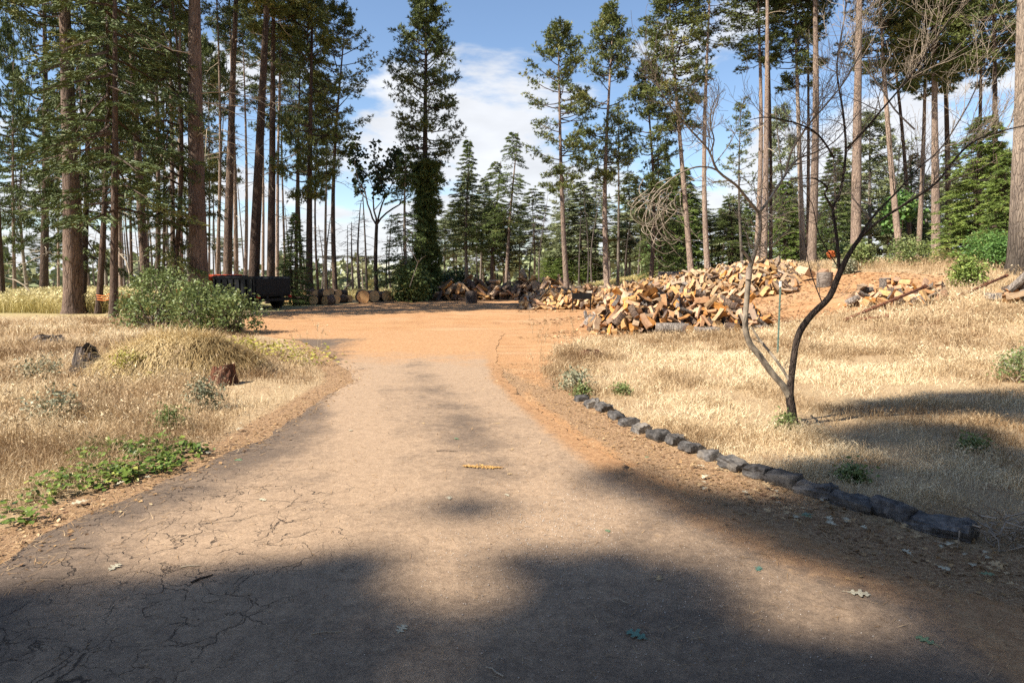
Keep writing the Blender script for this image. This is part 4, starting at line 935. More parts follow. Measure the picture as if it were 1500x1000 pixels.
for k, (px, Y, d, zo) in enumerate([(424, 33.6, .5, 0), (437, 33.3, .4, 0), (446, 34, .42, 0), (455, 33.4, .5, 0), (464, 33.6, .5, 0), (471, 34.2, .48, 0), (481, 33.2, .5, 0), (474, 33.5, .42, .38), (488, 34.6, .5, 0), (496, 35.5, .45, 0), (484, 35, .4, .42), (492, 35.6, .38, .36), (503, 36.2, .4, 0), (510, 36.6, .4, 0), (450, 35, .4, .33), (500, 36.4, .36, .33), (459, 35, .4, .35)]):
    X = P(px, 430, Y)[0]; log('log_round', ('lower-row' if not zo else 'upper-row') + ' small sawn log, ' + ['first', 'second', 'fourth', 'fifth', 'seventh', 'eighth', 'tenth', 'ninth', 'eleventh', 'thirteenth', 'twelfth', 'fourteenth', 'sixteenth', 'last', 'third', 'fifteenth', 'sixth'][k] + ' from the left, beside the dump truck', 'log', X, Y, rs.uniform(.4, .9), d, rs.uniform(-.7, .9), 'ring', 'logbark', group='small logs heaped right of the truck', z=hz(X, Y) + zo, seed=k + 30)
log('tree_stump', 'charred dark stump standing at the far edge of the red clearing', 'stump', P(690, 430, 35.5)[0], 35.5, .62, .62, 0, 'ring_grey', 'snag', upright=True, seed=3)
x, y, z = GT(1207, 420); log('tree_stump', 'grey weathered stump under the pale cut blocks at right', 'stump', x, y, .5, .52, 0, 'ring_grey', 'loggrey', upright=True, seed=4)
x, y, z = GT(1296, 424); log('tree_stump', 'smaller grey stump left of the first tilted pipe', 'stump', x, y, .38, .33, 0, 'ring_grey', 'loggrey', upright=True, seed=5)
log('fallen_log', 'long grey log lying on top behind the firewood heap', 'log', P(1006, 402, 40.5)[0], 40.5, 3.4, .32, 1.52, 'ring_grey', 'loggrey', seed=6, z=hz(P(1006, 402, 40.5)[0], 40.5) + .1)
log('fallen_log', 'grey weathered log at the left end of the wide firewood heap', 'log', P(830, 414, 36)[0], 36, 1.0, .62, .8, 'ring_grey', 'loggrey', seed=7)
log('fallen_log', 'dark short log beside the grey one at the left end of the heap', 'log', P(805, 414, 38)[0], 38, 1.3, .6, 1.3, 'ring', 'bark_dark', seed=8)
for k, (px, Y, d, az, lb) in enumerate([(1044, 17.3, .34, .15, 'round log end facing the viewer at the right of the near orange heap'), (1062, 17.2, .26, .5, 'small round log at the far right end of the near orange heap'), (1075, 17.8, .22, 1.2, 'thin grey log trailing off the near orange heap'), (985, 17.0, .3, 1.2, 'grey bark-covered log lying before the near orange heap'), (1003, 16.9, .28, .3, 'round log with orange end in front of the near orange heap'), (1030, 17.0, .2, 1.5, 'thin grey log lying flat in the straw before the heap')]):
    X = P(px, 480, Y)[0]; log('log_round', lb, 'log', X, Y, .5 + .3 * (k % 2), d, az, 'ring' if k != 5 else 'ring_grey', 'loggrey' if k in (2, 3, 5) else 'logbark', seed=50 + k)
x, y, z = GT(1190, 412)
g = split_piece(5, .5, .55, 'slab'); o = ob('wood_block', g.mesh('wood_block', [M['wood_pale'], M['logbark']])); o.location = (x - .15, y + .3, z + .35); o.rotation_euler = (.2, .3, .5); tagp(o, 'large pale square-cut block leaning behind the grey stump', 'wood block')
for k, (dx, dy, s) in enumerate([(.6, .6, .9), (-.5, .9, .8), (1.1, .4, .7)]):
    o = ob('wood_block', split_piece(70 + k, .5 * s, .4 * s, 'wedge').mesh('wood_block', [M['wood_orange'], M['logbark']])); o.location = (x + dx, y + dy, hz(x + dx, y + dy) + .14); o.rotation_euler = (0.1, .2 * k, 1.2 * k)
    tagp(o, 'orange split chunk lying behind the grey stump and pale block', 'wood block', 'chunks behind the grey stump')

# ------------------------------------------------------------------ dump truck
M['black'] = plain('black_worn_paint', (0.018, 0.019, 0.022), .45, .3, .2, 6)
M['red'] = plain('orange_red_paint', (0.75, 0.13, 0.05), .4, 0, .2)
M['glass'] = plain('teal_window_glass', (0.06, 0.22, 0.24), .08, 0, .1)
M['rubber'] = plain('tyre_rubber', (0.02, 0.02, 0.02), .9)
M['steel'] = plain('dull_steel', (0.3, 0.3, 0.3), .5, .8)
M['rust'] = plain('rusty_pipe', (0.20, 0.085, 0.05), .85, .2, .3, 12)
M['lampred'] = plain('red_lamp_glass', (0.4, 0.02, 0.02), .2)
def bevel(o, w=.02, s=2):
    b = o.modifiers.new('bevel', 'BEVEL'); b.width = w; b.segments = s; b.limit_method = 'ANGLE'; return o
def wheel(parent, x, y, z, r=.38, w=.24):
    g = Geo(); th = np.linspace(0, 2 * np.pi, 25)[:-1]
    prof = [(-w / 2, r * .6), (-w / 2, r * .93), (-w * .38, r), (w * .38, r), (w / 2, r * .93), (w / 2, r * .6)]
    V = np.array([[px, pr * math.cos(t), pr * math.sin(t)] for t in th for px, pr in prof]); n = len(prof)
    Fq = [[i * n + k, i * n + k + 1, ((i + 1) % 24) * n + k + 1, ((i + 1) % 24) * n + k] for i in range(24) for k in range(n - 1)]
    g.add(V, Fq); t = ob('tyre', g.mesh('tyre', [M['rubber']], True), parent, (x, y, z))
    g = Geo(); prof = [(0.0, 0.0), (.04, r * .2), (.02, r * .25), (-.03, r * .5), (.06, r * .58), (.06, r * .62)]; sgn = 1 if x > 0 else -1
    V = np.array([[sgn * (px + w * .3), pr * math.cos(t), pr * math.sin(t)] for t in th for px, pr in prof]); n = len(prof)
    Fq = [[i * n + k, i * n + k + 1, ((i + 1) % 24) * n + k + 1, ((i + 1) % 24) * n + k] for i in range(24) for k in range(n - 1)]
    g.add(V, Fq); ob('rim', g.mesh('rim', [M['steel']], True), t)
def prism(prof, w, x0=0):               # side profile in (y,z), extruded along x
    p = np.array(prof); n = len(p); V = np.vstack([np.column_stack([np.full(n, x0 - w / 2), p]), np.column_stack([np.full(n, x0 + w / 2), p])])
    g = Geo(); g.add(V, [[i, (i + 1) % n, n + (i + 1) % n, n + i] for i in range(n)]); g.f.append(np.array([list(range(n))[::-1]])); g.m.append(np.zeros(1, np.int32)); g.f.append(np.array([list(range(n, 2 * n))])); g.m.append(np.zeros(1, np.int32)); return g
def truck():
    Xr = P(372, 440, 28.6)[0]; root = tagp(empty('dump_truck', (Xr, 28.6, hz(Xr, 28.6)), math.radians(60)), 'dark dump truck with ribbed bed sides and orange-red cab parked behind the leafy bushes', 'truck')
    # local: y forward, x right; the rear left corner is near the origin
    W_, L_, z0, z1, t = 1.9, 2.75, .6, 1.34, .05
    cx, y0 = .95, -.1
    for nm, (a, b, c, sx, sy, sz) in {'bed_floor': (cx, y0 + L_ / 2, z0, W_, L_, .08), 'bed_side': (cx - W_ / 2, y0 + L_ / 2, (z0 + z1) / 2 + .03, t, L_, z1 - z0), 'bed_side.001': (cx + W_ / 2, y0 + L_ / 2, (z0 + z1) / 2 + .03, t, L_, z1 - z0),
            'headboard': (cx, y0 + L_ + .03, (z0 + z1) / 2 + .08, W_ - .06, t, z1 - z0 + .1), 'tailgate': (cx, y0 - .03, (z0 + z1) / 2 + .02, W_ - .06, t, z1 - z0 - .04)}.items():
        g = Geo(); g.add(*box(a, b, c, sx, sy, sz)); bevel(ob(nm.split('.')[0], g.mesh(nm, [M['black']]), root), .012)
    for s in (-1, 1):
        for q in range(7):
            g = Geo(); g.add(*box(cx + s * (W_ / 2 + .05), y0 + .15 + q * (L_ - .3) / 6, (z0 + z1) / 2, .06, .08, z1 - z0 - .06)); ob('side_rib', g.mesh('side_rib', [M['black']]), root)
        g = Geo(); g.add(*box(cx + s * (W_ / 2 + .03), y0 + L_ / 2, z1 + .06, .1, L_ + .05, .06)); ob('top_rail', g.mesh('top_rail', [M['black']]), root)
        g = Geo(); g.add(*box(cx + s * .4, y0 + L_ / 2 + .9, .5, .1, L_ + 2.0, .16)); ob('chassis_rail', g.mesh('chassis_rail', [M['black']]), root)
        g = Geo(); g.add(*box(cx + s * .85, y0 - .08, .55, .16, .05, .1)); ob('tail_lamp', g.mesh('tail_lamp', [M['lampred']]), root)
        for yy in (y0 + .75, y0 + 4.25): wheel(root, cx + s * .82, yy, .38)
    g = Geo(); g.add(*box(cx, y0 - .06, .42, W_ - .3, .08, .12)); ob('bumper', g.mesh('bumper', [M['black']]), root)
    cb = prism([(2.8, .45), (5.15, .45), (5.2, .9), (4.45, .98), (4.05, 1.48), (3.0, 1.52), (2.8, 1.42)], 1.95, cx - .12); bevel(ob('cab', cb.mesh('cab', [M['red']]), root), .05, 3)
    for s in (-1, 1):
        pr = prism([(2.95, 1.02), (4.3, 1.02), (3.98, 1.4), (3.0, 1.44)], .03, cx - .12 + s * .985); ob('side_window', pr.mesh('side_window', [M['glass']]), root)
    g = Geo(); g.add(*box(cx, 2.785, 1.46, 1.2, .02, .04)); ob('rear_window', g.mesh('rear_window', [M['glass']]), root)
    g = Geo(); v, f = box(0, 0, 0, 1.4, .03, .44); A = np.array(Matrix.Rotation(math.radians(36), 3, 'X')); g.add(v @ A.T + [cx, 4.27, 1.2], f); ob('windscreen', g.mesh('windscreen', [M['glass']]), root)
    for s in (-1, 1):
        g = Geo(); g.add(*box(cx + s * .6, 5.19, .75, .22, .05, .16)); ob('headlight', g.mesh('headlight', [M['steel']]), root)
truck()
# the load of straw-coloured rubbish heaped in the bed is not told apart in the photo and is left out

# vehicle beside the photographer: its roof edge throws the hard shadow in the lower left
def suv():
    root = tagp(empty('parked_car', (-3.78, 2.02, 0), math.pi), 'dark blue estate car parked just outside the photo at left', 'car')
    M['carblue'] = plain('dark_blue_car_paint', (0.02, 0.035, 0.08), .25, .4, .1, 3)
    # local y runs forward, tail at y=0; profile built in slices for a rounded body
    prof_t = [(0.0, .95), (.08, 1.25), (.35, 1.52), (1.0, 1.58), (1.9, 1.57), (2.45, 1.48), (3.15, 1.02), (4.0, .92), (4.35, .78), (4.45, .5)]
    V, n = [], 9
    for y, zt in prof_t:
        green = zt > 1.1; wb = .88; 
        for q in [(-.86, .32), (-.9, .6), (-.88, .92 if zt > .95 else zt * .96), (-.72 if green else -.82, zt * .95 if green else zt), (-.4, zt), (0, zt + .02), (.4, zt), (.72 if green else .82, zt * .95 if green else zt), (.88, .92 if zt > .95 else zt * .96), (.9, .6), (.86, .32)]: V.append((q[0], y, q[1]))
    n = 11; g = Geo(); Fq = [[i * n + k, i * n + (k + 1) % n, (i + 1) * n + (k + 1) % n, (i + 1) * n + k] for i in range(len(prof_t) - 1) for k in range(n)]
    g.add(np.array(V), Fq); g.f.append(np.array([list(range(n))[::-1]])); g.m.append(np.zeros(1, np.int32)); g.f.append(np.array([list(range((len(prof_t) - 1) * n, len(prof_t) * n))])); g.m.append(np.zeros(1, np.int32))
    b = ob('body', g.mesh('body', [M['carblue']], True), root)
    for s in (-1, 1):
        for y0_, y1_ in ((.35, 1.15), (1.22, 2.0), (2.07, 2.75)):
            t1 = np.interp(y0_, [p[0] for p in prof_t], [p[1] for p in prof_t]) * .93; t2 = np.interp(y1_, [p[0] for p in prof_t], [p[1] for p in prof_t]) * .93
            g = Geo(); g.add(np.array([[s * .89, y0_, .96], [s * .89, y1_, .96], [s * .745, y1_, t2], [s * .745, y0_, t1]]) + [s * .012, 0, 0], [[0, 1, 2, 3]]); o = ob('side_window', g.mesh('side_window', [M['glass']]), root); so_ = o.modifiers.new('t', 'SOLIDIFY'); so_.thickness = .01
        for yy in (.85, 3.6): wheel(root, s * .8, yy, .34, .34, .22)
        g = Geo(); g.add(*box(s * .72, -.01, .85, .18, .05, .3)); ob('tail_lamp', g.mesh('tail_lamp', [M['lampred']]), root)
        g = Geo(); g.add(*box(s * .65, 4.42, .68, .3, .06, .14)); ob('headlight', g.mesh('headlight', [M['steel']]), root)
    g = Geo(); g.add(*box(0, 0, .45, 1.6, .12, .22)); bevel(ob('bumper', g.mesh('bumper', [M['rubber']]), root), .03)
suv()

# ------------------------------------------------------------------ foreground leafless tree
def bare_tree():
    Y0 = GT(1162, 626)[1]; base = P(1162, 626, Y0); r = np.random.default_rng(31)
    root = tagp(empty('bare_tree', (base[0], Y0, hz(base[0], Y0))), 'small leafless forked tree with one dark and one paler grey stem in the dry grass', 'tree')
    off = np.array([base[0], Y0, hz(base[0], Y0)])
    def line(px, y0=0., y1=0.):
        n = len(px); return np.array([P(a, b, Y0 + y0 + (y1 - y0) * i / (n - 1)) - off for i, (a, b) in enumerate(px)])
    def smooth(p, rad, n=6):
        t = np.arange(len(p)); tt = np.linspace(0, len(p) - 1, (len(p) - 1) * n // 2 + 1)
        # Catmull-Rom
        out = []
        for u in tt:
            i = min(int(u), len(p) - 2); f = u - i; p0 = p[max(i - 1, 0)]; p1 = p[i]; p2 = p[i + 1]; p3 = p[min(i + 2, len(p) - 1)]
            out.append(.5 * (2 * p1 + (p2 - p0) * f + (2 * p0 - 5 * p1 + 4 * p2 - p3) * f * f + (3 * p1 - p0 - 3 * p2 + p3) * f ** 3))
        return np.array(out), np.interp(tt, t, rad)
    m2 = Y0 / F
    def twigs(g, p, rad, n, L, dr, depth=2, smin=.2):
        for i in range(n):
            s = smin + (1 - smin) * r.random(); k = int(s * (len(p) - 1)); b = p[k]; tg = unit(p[min(k + 1, len(p) - 1)] - p[max(k - 1, 0)])
            d = unit(tg * .6 + r.normal(size=3) * .55 + np.array(dr)); Lx = L * (.4 + .9 * r.random()); pts = [b]; 
            for q in range(6): d = unit(d + r.normal(size=3) * .13 + np.array([0, 0, .07])); pts.append(pts[-1] + d * Lx / 6)
            pts = np.array(pts); r0 = min(rad[k] * .6, .0055); v, f = tube(pts, np.linspace(r0, .0014, 7), 4); g.add(v, f)
            if depth: twigs(g, pts, np.linspace(r0, .002, 7), 4, L * .55, dr, depth - 1, .15)
    gd, gg, gt = Geo(), Geo(), Geo()
    def limb(g, px, w, dy=(0, 0), sides=10, tw=0, tl=.7, dr=(0, 0, .2), rough=.08, tg=None):
        if tw: w = [q * .72 for q in w]
        p, rad = smooth(line(px, *dy), np.array(w) * m2 / 2); v, f = tube(p, rad, sides, rough=rough, seed=len(px)); g.add(v, f)
        if tw: twigs(tg if tg is not None else gt, p, rad, tw, tl, dr)
        return p
    limb(gd, [(1165, 640), (1163, 626), (1160, 600), (1157, 577), (1160, 548), (1165, 510), (1172, 485), (1190, 460), (1215, 435), (1230, 400), (1245, 370), (1262, 346)], [20, 16, 13, 12, 9.5, 9, 9.5, 9.5, 9, 8.5, 7, 5.5], sides=14, rough=.12)
    limb(gd, [(1230, 402), (1226, 350), (1220, 305), (1230, 285), (1239, 225), (1235, 165), (1226, 107), (1230, 65), (1239, 8), (1236, -60)], [7, 6.5, 6, 5.5, 5, 4.5, 3.5, 3, 2.5, 1.5], (0, .5), tw=12, dr=(.05, 0, .3))
    limb(gd, [(1262, 346), (1290, 322), (1350, 284), (1377, 262), (1407, 224), (1437, 202), (1497, 185), (1560, 175)], [6, 5, 4.2, 4, 3.6, 3.2, 2.6, 1.5], (0, -.7), tw=16, dr=(.15, 0, .35))
    limb(gd, [(1245, 372), (1275, 322), (1310, 285), (1345, 247), (1380, 215), (1420, 150), (1450, 80)], [6, 5, 4, 3.5, 3, 2.5, 1.5], (0, .6), tw=16, dr=(.1, 0, .35))
    limb(gd, [(1239, 219), (1265, 193), (1290, 163), (1330, 116), (1360, 73), (1394, 26), (1430, -30)], [4.5, 4, 3.6, 3.2, 2.6, 2, 1.5], (.2, -.3), tw=16, dr=(.1, 0, .3))
    limb(gd, [(1220, 305), (1208, 285), (1212, 275), (1195, 262), (1180, 262)], [4.5, 4, 3.5, 3, 2], (0, -.2), tw=4, tl=.4)
    limb(gd, [(1222, 232), (1205, 205), (1185, 188), (1150, 176), (1120, 172), (1098, 176)], [4, 3.6, 3.2, 2.6, 2, 1.2], (0, -.4), tw=8, tl=.5)
    limb(gd, [(1232, 398), (1200, 345), (1190, 300), (1170, 270)], [2.5, 2, 1.6, 1], (0, .3), tw=6, tl=.4)
    limb(gd, [(1205, 445), (1188, 400), (1178, 350)], [2.5, 2, 1], (0, .2), tw=4, tl=.35)
    # pale stem
    limb(gg, [(1158, 583), (1147, 565), (1130, 545), (1112, 520), (1098, 502), (1092, 480), (1093, 450), (1097, 400), (1101, 384)], [10, 9.5, 9, 8.8, 8.4, 8, 7.6, 7.2, 6.8], (0, -.1), sides=12, rough=.14)
    limb(gg, [(1158, 560), (1143, 536), (1128, 516), (1112, 497), (1101, 479)], [6, 6, 5.5, 5, 3.5], (0, .15), tw=2, tl=.15)
    limb(gg, [(1101, 386), (1095, 376), (1087, 366)], [5, 4.5, 4.5], (-.1, -.15))
    limb(gg, [(1100, 388), (1108, 362), (1114, 335), (1112, 308)], [8, 7.5, 7, 6.5], (-.1, -.1), tw=4, tl=.4)
    a = limb(gg, [(1112, 312), (1092, 288), (1078, 271), (1051, 250), (1038, 220), (1011, 190), (984, 158), (960, 120)], [6, 5.5, 5, 4.5, 3.5, 3, 2.5, 1.2], (-.1, -.9), tw=12, tl=.6, dr=(-.1, 0, .2))
    limb(gg, [(1112, 312), (1130, 288), (1146, 263), (1160, 242), (1173, 231), (1195, 223), (1225, 205), (1262, 160)], [6, 5.5, 5, 4.5, 3.5, 3, 2.2, 1.3], (-.1, .3), tw=14, tl=.6, dr=(.1, 0, .25))
    limb(gg, [(1150, 258), (1158, 225), (1173, 199), (1189, 177), (1213, 150), (1240, 115), (1268, 62), (1290, 0)], [4.5, 4.2, 4, 3.5, 3, 2.5, 2, 1.3], (.1, -.4), tw=14, tl=.6, dr=(.05, 0, .3))
    limb(gg, [(1051, 250), (1038, 245), (1019, 245), (998, 253), (979, 266), (957, 288), (951, 315)], [3.5, 3.2, 3, 2.6, 2.3, 2, 1.2], (-.5, -.9), tw=2, tl=.3)
    limb(gg, [(1040, 225), (1046, 205), (1040, 180), (1046, 150), (1062, 130)], [3, 2.6, 2.2, 1.6, 1], (-.5, -.6), tw=5, tl=.4)
    limb(gg, [(1340, 190), (1310, 160), (1290, 128), (1268, 100), (1250, 60), (1262, 30)], [3.5, 3.2, 3, 2.4, 2, 1.2], (0, .4), tw=10, tl=.5)
    # tangle of curled dead twigs hanging at the left end
    for i in range(34):
        s0 = (978 + r.normal() * 18, 288 + r.normal() * 16); dx = r.uniform(-40, 30); dyy = r.uniform(15, 85); cv = r.uniform(10, 26)
        limb(gt, [s0, (s0[0] + dx * .4 - cv * .6, s0[1] + dyy * .35), (s0[0] + dx * .8 - cv * .5, s0[1] + dyy * .7), (s0[0] + dx + cv * .5, s0[1] + dyy), (s0[0] + dx + cv * 1.2, s0[1] + dyy * .93)], [1.0, .95, .85, .7, .5], (-.9 + r.normal() * .2, -.9 + r.normal() * .25), sides=4, rough=0)
    for i in range(60):   # broken brushy twigs low on the pale stem
        s0 = (1108 + r.uniform(-8, 32), r.uniform(270, 385)); L = r.uniform(20, 75); an = r.uniform(.3, 2.6)
        limb(gt, [s0, (s0[0] + math.cos(an) * L * .5, s0[1] - math.sin(an) * L * .35 + r.normal() * 5), (s0[0] + math.cos(an) * L, s0[1] - math.sin(an) * L * .6 + r.normal() * 10)], [1.3, 1.0, .5], (-.1 + r.normal() * .15, r.normal() * .4), sides=4, rough=0)
    ob('black_stem', gd.mesh('black_stem', [M['stemdark']], True), root); ob('pale_stem', gg.mesh('pale_stem', [M['stemgrey']], True), root)
    kind(ob('twig_spray', gt.mesh('twig_spray', [M['twig2']], True), root), 'stuff')
    gb = Geo(); p = line([(1096.5, 409), (1098, 392)], -.1, -.1); v, f = tube(p, [8.9 * m2 / 2, 8.6 * m2 / 2], 12); gb.add(v, f); ob('pale_wrap', gb.mesh('wrap', [M['wrap']], True), root)
M['twig2'] = plain('grey_brown_twig', (0.36, 0.29, 0.22), .8, 0, .25, 6); M['stemgrey'] = plain('mottled_grey_stem', (0.37, 0.31, 0.24), .85, 0, .3, 9)
M['wrap'] = plain('pale_bare_wood', (0.6, 0.47, 0.36), .8, 0, .1)
bare_tree()

# ------------------------------------------------------------------ stone edging
M['stone'] = None
def stone_mat():
    m, nt, b = mat('blue_grey_basalt'); n = NB(nt); v = n.coord('World')
    f = n.noise(v, 18, 6, .7); g2 = n.noise(v, 3.5, 4)
    c = n.ramp(f, [(.32, (.03, .028, .027)), (.52, (.085, .078, .074)), (.72, (.19, .175, .16))]); c = n.mix(n.step(g2, .5, .68, 0, .6), c, (.22, .19, .155))
    hsv = nt.nodes.new('ShaderNodeHueSaturation'); nt.links.new(n.math('ADD', .7, n.math('MULTIPLY', n.objrand(), .7)), hsv.inputs['Value']); nt.links.new(c, hsv.inputs['Color'])
    nt.links.new(hsv.outputs[0], b.inputs['Base Color']); nt.links.new(n.bump(f, .8, .02), b.inputs['Normal']); return m
M['stone'] = stone_mat()
def stones():
    c = [GT(*p) for p in STONE_PX]; c0 = c[8]; root = tagp(empty('stone_edging', c0), 'curved row of rough blue-grey stones edging the driveway on the right', 'stone border')
    for k, (x, y, z) in enumerate(c):
        r = np.random.default_rng(200 + k); ln = STONE_W[k] / F * y * (1.04 + .12 * r.random()); nxt = c[min(k + 1, len(c) - 1)]; prv = c[max(k - 1, 0)]
        az = math.atan2(nxt[1] - prv[1], nxt[0] - prv[0]); w, h = .15 + r.random() * .05, .085 + .04 * r.random() + (.015 if k > 10 else 0)
        import bmesh
        bm = bmesh.new(); bmesh.ops.create_cube(bm, size=1); bmesh.ops.subdivide_edges(bm, edges=bm.edges[:], cuts=6, use_grid_fill=True)
        for v in bm.verts:
            q = np.array(v.co); s = 1 - .17 * (np.abs(q[[1, 2]]).sum() > .85) - .10 * (abs(q[0]) > .45)
            n3 = .5 * (fbm(np.array(q[0] * 3 + k * 7), np.array(q[1] * 3 + q[2] * 2.3 + k), 40 + k, 4) - .5) * 1.7
            v.co = Vector(((q[0] * (1 - .08 * abs(q[2]))) * ln, q[1] * w * s * (1 + n3), q[2] * h * s * (1 + n3) + n3 * .03))
        me = bpy.data.meshes.new('stone'); bm.to_mesh(me); bm.free(); me.materials.append(M['stone'])
        for p_ in me.polygons: p_.use_smooth = (k % 3 == 0)
        o = ob('stone', me, root); o.location = (x - c0[0], y - c0[1] + .05, z - c0[2] + h * (.16 + .16 * r.random())); o.rotation_euler = (r.normal() * .14, r.normal() * .08, az + r.normal() * .12)
        if k == 11: o['label'] = 'pale mottled stone'
stones()

# ------------------------------------------------------------------ ground cover
BL = Geo
STN = np.array([GT(*p)[:2] for p in STONE_PX])
def blades(n, xr, yr, dens, hfun, wfun, seed, lean=.5, camr=(0, 1.6)):
    """scatter by distance from the viewpoint: even per unit of log distance"""
    r = np.random.default_rng(seed); out = []
    return r
def make_grass(name, pts, h, w, tint, matn, r, lean=.45, seed_heads=0.0):
    n = len(pts); x, y, z = pts.T
    az = r.random(n) * 6.28; ln = np.abs(r.normal(0, lean, n)); d = np.stack([np.cos(az) * ln, np.sin(az) * ln, np.ones(n)], 1); d = unit(d)
    s = unit(np.cross(d, r.normal(size=(n, 3)))); b = pts; h = h[:, None]; w = w[:, None]
    dz = np.stack([np.cos(az), np.sin(az), np.zeros(n) - .2], 1) * (.12 + .25 * r.random((n, 1)))
    m = b + d * h * .55; t = b + d * h * .95 + dz * h
    V = np.stack([b - s * w / 2, b + s * w / 2, m + s * w * .4, m - s * w * .4, t], 1).reshape(-1, 3)
    k = np.arange(n)[:, None] * 5
    g = Geo(); g.add(V, k + np.array([[0, 1, 2, 3]]), np.repeat(tint, 5)); g.f.append(k + np.array([[3, 2, 4]])); g.m.append(np.zeros(n, np.int32))
    if seed_heads:
        i = np.nonzero(r.random(n) < seed_heads)[0]; q = t[i]; ww = np.maximum(w[i] * 2.2, .006); hh = h[i] * .16
        a = r.normal(size=(len(i), 3)); a = unit(a)
        g.tris(np.stack([q, q + a * ww - [0, 0, .3] * hh, q + unit(dz[i]) * hh - [0, 0, .5] * hh], 1), np.minimum(1, tint[i] + .25))
    return kind(ob(name, g.mesh(name, [M[matn]])), 'stuff')
def scatter(n, r, rmin, rmax, a0, a1, power=1.0):
    """points on the ground around the viewpoint, density falling with distance"""
    ang = np.radians(r.uniform(a0, a1, n)); u = r.random(n)
    if abs(power - 2) < 1e-6: d = rmin * (rmax / rmin) ** u
    else: q = 2 - power; d = (rmin ** q + u * (rmax ** q - rmin ** q)) ** (1 / q)
    return d * np.sin(ang), d * np.cos(ang), d
def mask_open(x, y, grow=.0):
    rd = sdist(ROAD, x, y); dd = sdist(DIRT, x, y)
    return rd, dd
r = np.random.default_rng(99)
def lawn():
    # right side meadow
    n = 330000; x, y, d = scatter(n, r, 3.2, 26, -3, 58, 1.75)
    rd, dd = mask_open(x, y); nse = fbm(x * 1.7, y * 1.7, 51)
    # inside the stones: full grass; road side of the stones: litter only
    inner = np.where(y < 11.5, 1.0, 1.0) * ss((rd - np.interp(y, [2, 5, 9, 11, 14], [.95, .85, .62, .5, .35])) / .25)
    keep = (x > 0) & (rd > .1) & (dd > -.15 + .5 * (nse - .5)) & (r.random(n) < inner * (.06 + 1.7 * ss((nse - .25) / .5) * (.35 + .9 * ss((fbm(x * .45, y * .45, 56) - .3) / .35))))
    ds = np.min(np.hypot(x[:, None] - STN[None, :, 0], y[:, None] - STN[None, :, 1] - .02), 1); keep &= ds > .13
    x, y, d, nse = x[keep], y[keep], d[keep], nse[keep]; m = len(x)
    h = .72 * (.04 + .13 * r.random(m) ** 1.4 + .14 * ss((nse - .5) * 4)) * (1 + .5 * ss((d - 9) / 8)); w = .0028 * np.maximum(1, d / 4.5)
    big = fbm(x * .8, y * .8, 57)
    t = np.clip(.66 + 2.1 * (big - .5) + r.normal(0, .22, m), 0, 1)
    pts = np.stack([x, y, height(x, y) - .005], 1); make_grass('dry_grass', pts, h, w, t, 'straw', r, .75, .18); return m
def left_lawn():
    n = 250000; x, y, d = scatter(n, r, 3.6, 27, -62, 1, 1.75)
    rd, dd = mask_open(x, y); nse = fbm(x * 1.5, y * 1.5, 52)
    keep = (x < 0) & (np.hypot((x - MOUND[0]) / 1.15, (y - MOUND[1] - .6) / .75) > .85 + .3 * nse) & (rd > .12) & (dd > .0) & (r.random(n) < ss((rd - .28) / .45) * (.06 + 1.7 * ss((nse - .25) / .5) * (.35 + .9 * ss((fbm(x * .5, y * .5, 55) - .3) / .35)))) & (y > 1)
    x, y, d, nse = x[keep], y[keep], d[keep], nse[keep]; m = len(x)
    tall = ss((rd[keep] - .6) / 1.5); h = .8 * (.05 + .14 * r.random(m) + .20 * tall * r.random(m) + .15 * ss((nse - .5) * 4) * tall); w = .0028 * np.maximum(1, d / 4.5)
    big = fbm(x * .6, y * .6, 58); t = np.clip(.56 + 2.2 * (big - .5) + r.normal(0, .18, m), 0, 1)
    pts = np.stack([x, y, height(x, y) - .005], 1); make_grass('dry_grass', pts, h, w, t, 'straw', r, .6, .2); return m
def tall_back():
    n = 60000; x = r.uniform(-26, -7, n); y = r.uniform(26, 40, n)
    keep = (x / y < -.42 - .1 * r.random(n)); x, y = x[keep], y[keep]; m = len(x)
    pts = np.stack([x, y, height(x, y)], 1); make_grass('tall_meadow_grass', pts, .45 + .45 * r.random(m), np.full(m, .018), np.clip(.65 + 1.2 * (fbm(x * .5, y * .5, 59) - .5) + r.normal(0, .15, m), 0, 1), 'straw_green', r, .22, .5)
    n = 60000; x = r.uniform(8, 30, n); y = r.uniform(16, 42, n); rd, dd = mask_open(x, y)
    keep = (dd > .1) & (fbm(x * .5, y * .5, 60) > .36); x, y = x[keep], y[keep]; m = len(x)
    pts = np.stack([x, y, height(x, y)], 1); make_grass('hillside_grass', pts, .15 + .3 * r.random(m), np.full(m, .013), np.clip(.6 + 1.2 * (fbm(x * .5, y * .5, 61) - .5) + r.normal(0, .15, m), 0, 1), 'straw', r, .4, .4)
    n = 30000; x = r.uniform(-12, 12, n); y = r.uniform(38, 60, n); rd, dd = mask_open(x, y); keep = (dd > .2); x, y = x[keep], y[keep]; m = len(x)
    pts = np.stack([x, y, height(x, y)], 1); make_grass('woodland_grass', pts, .2 + .35 * r.random(m), np.full(m, .025), np.clip(.45 + r.normal(0, .2, m), 0, 1), 'straw_green', r, .4, .3)
print('grass', lawn(), left_lawn()); tall_back()

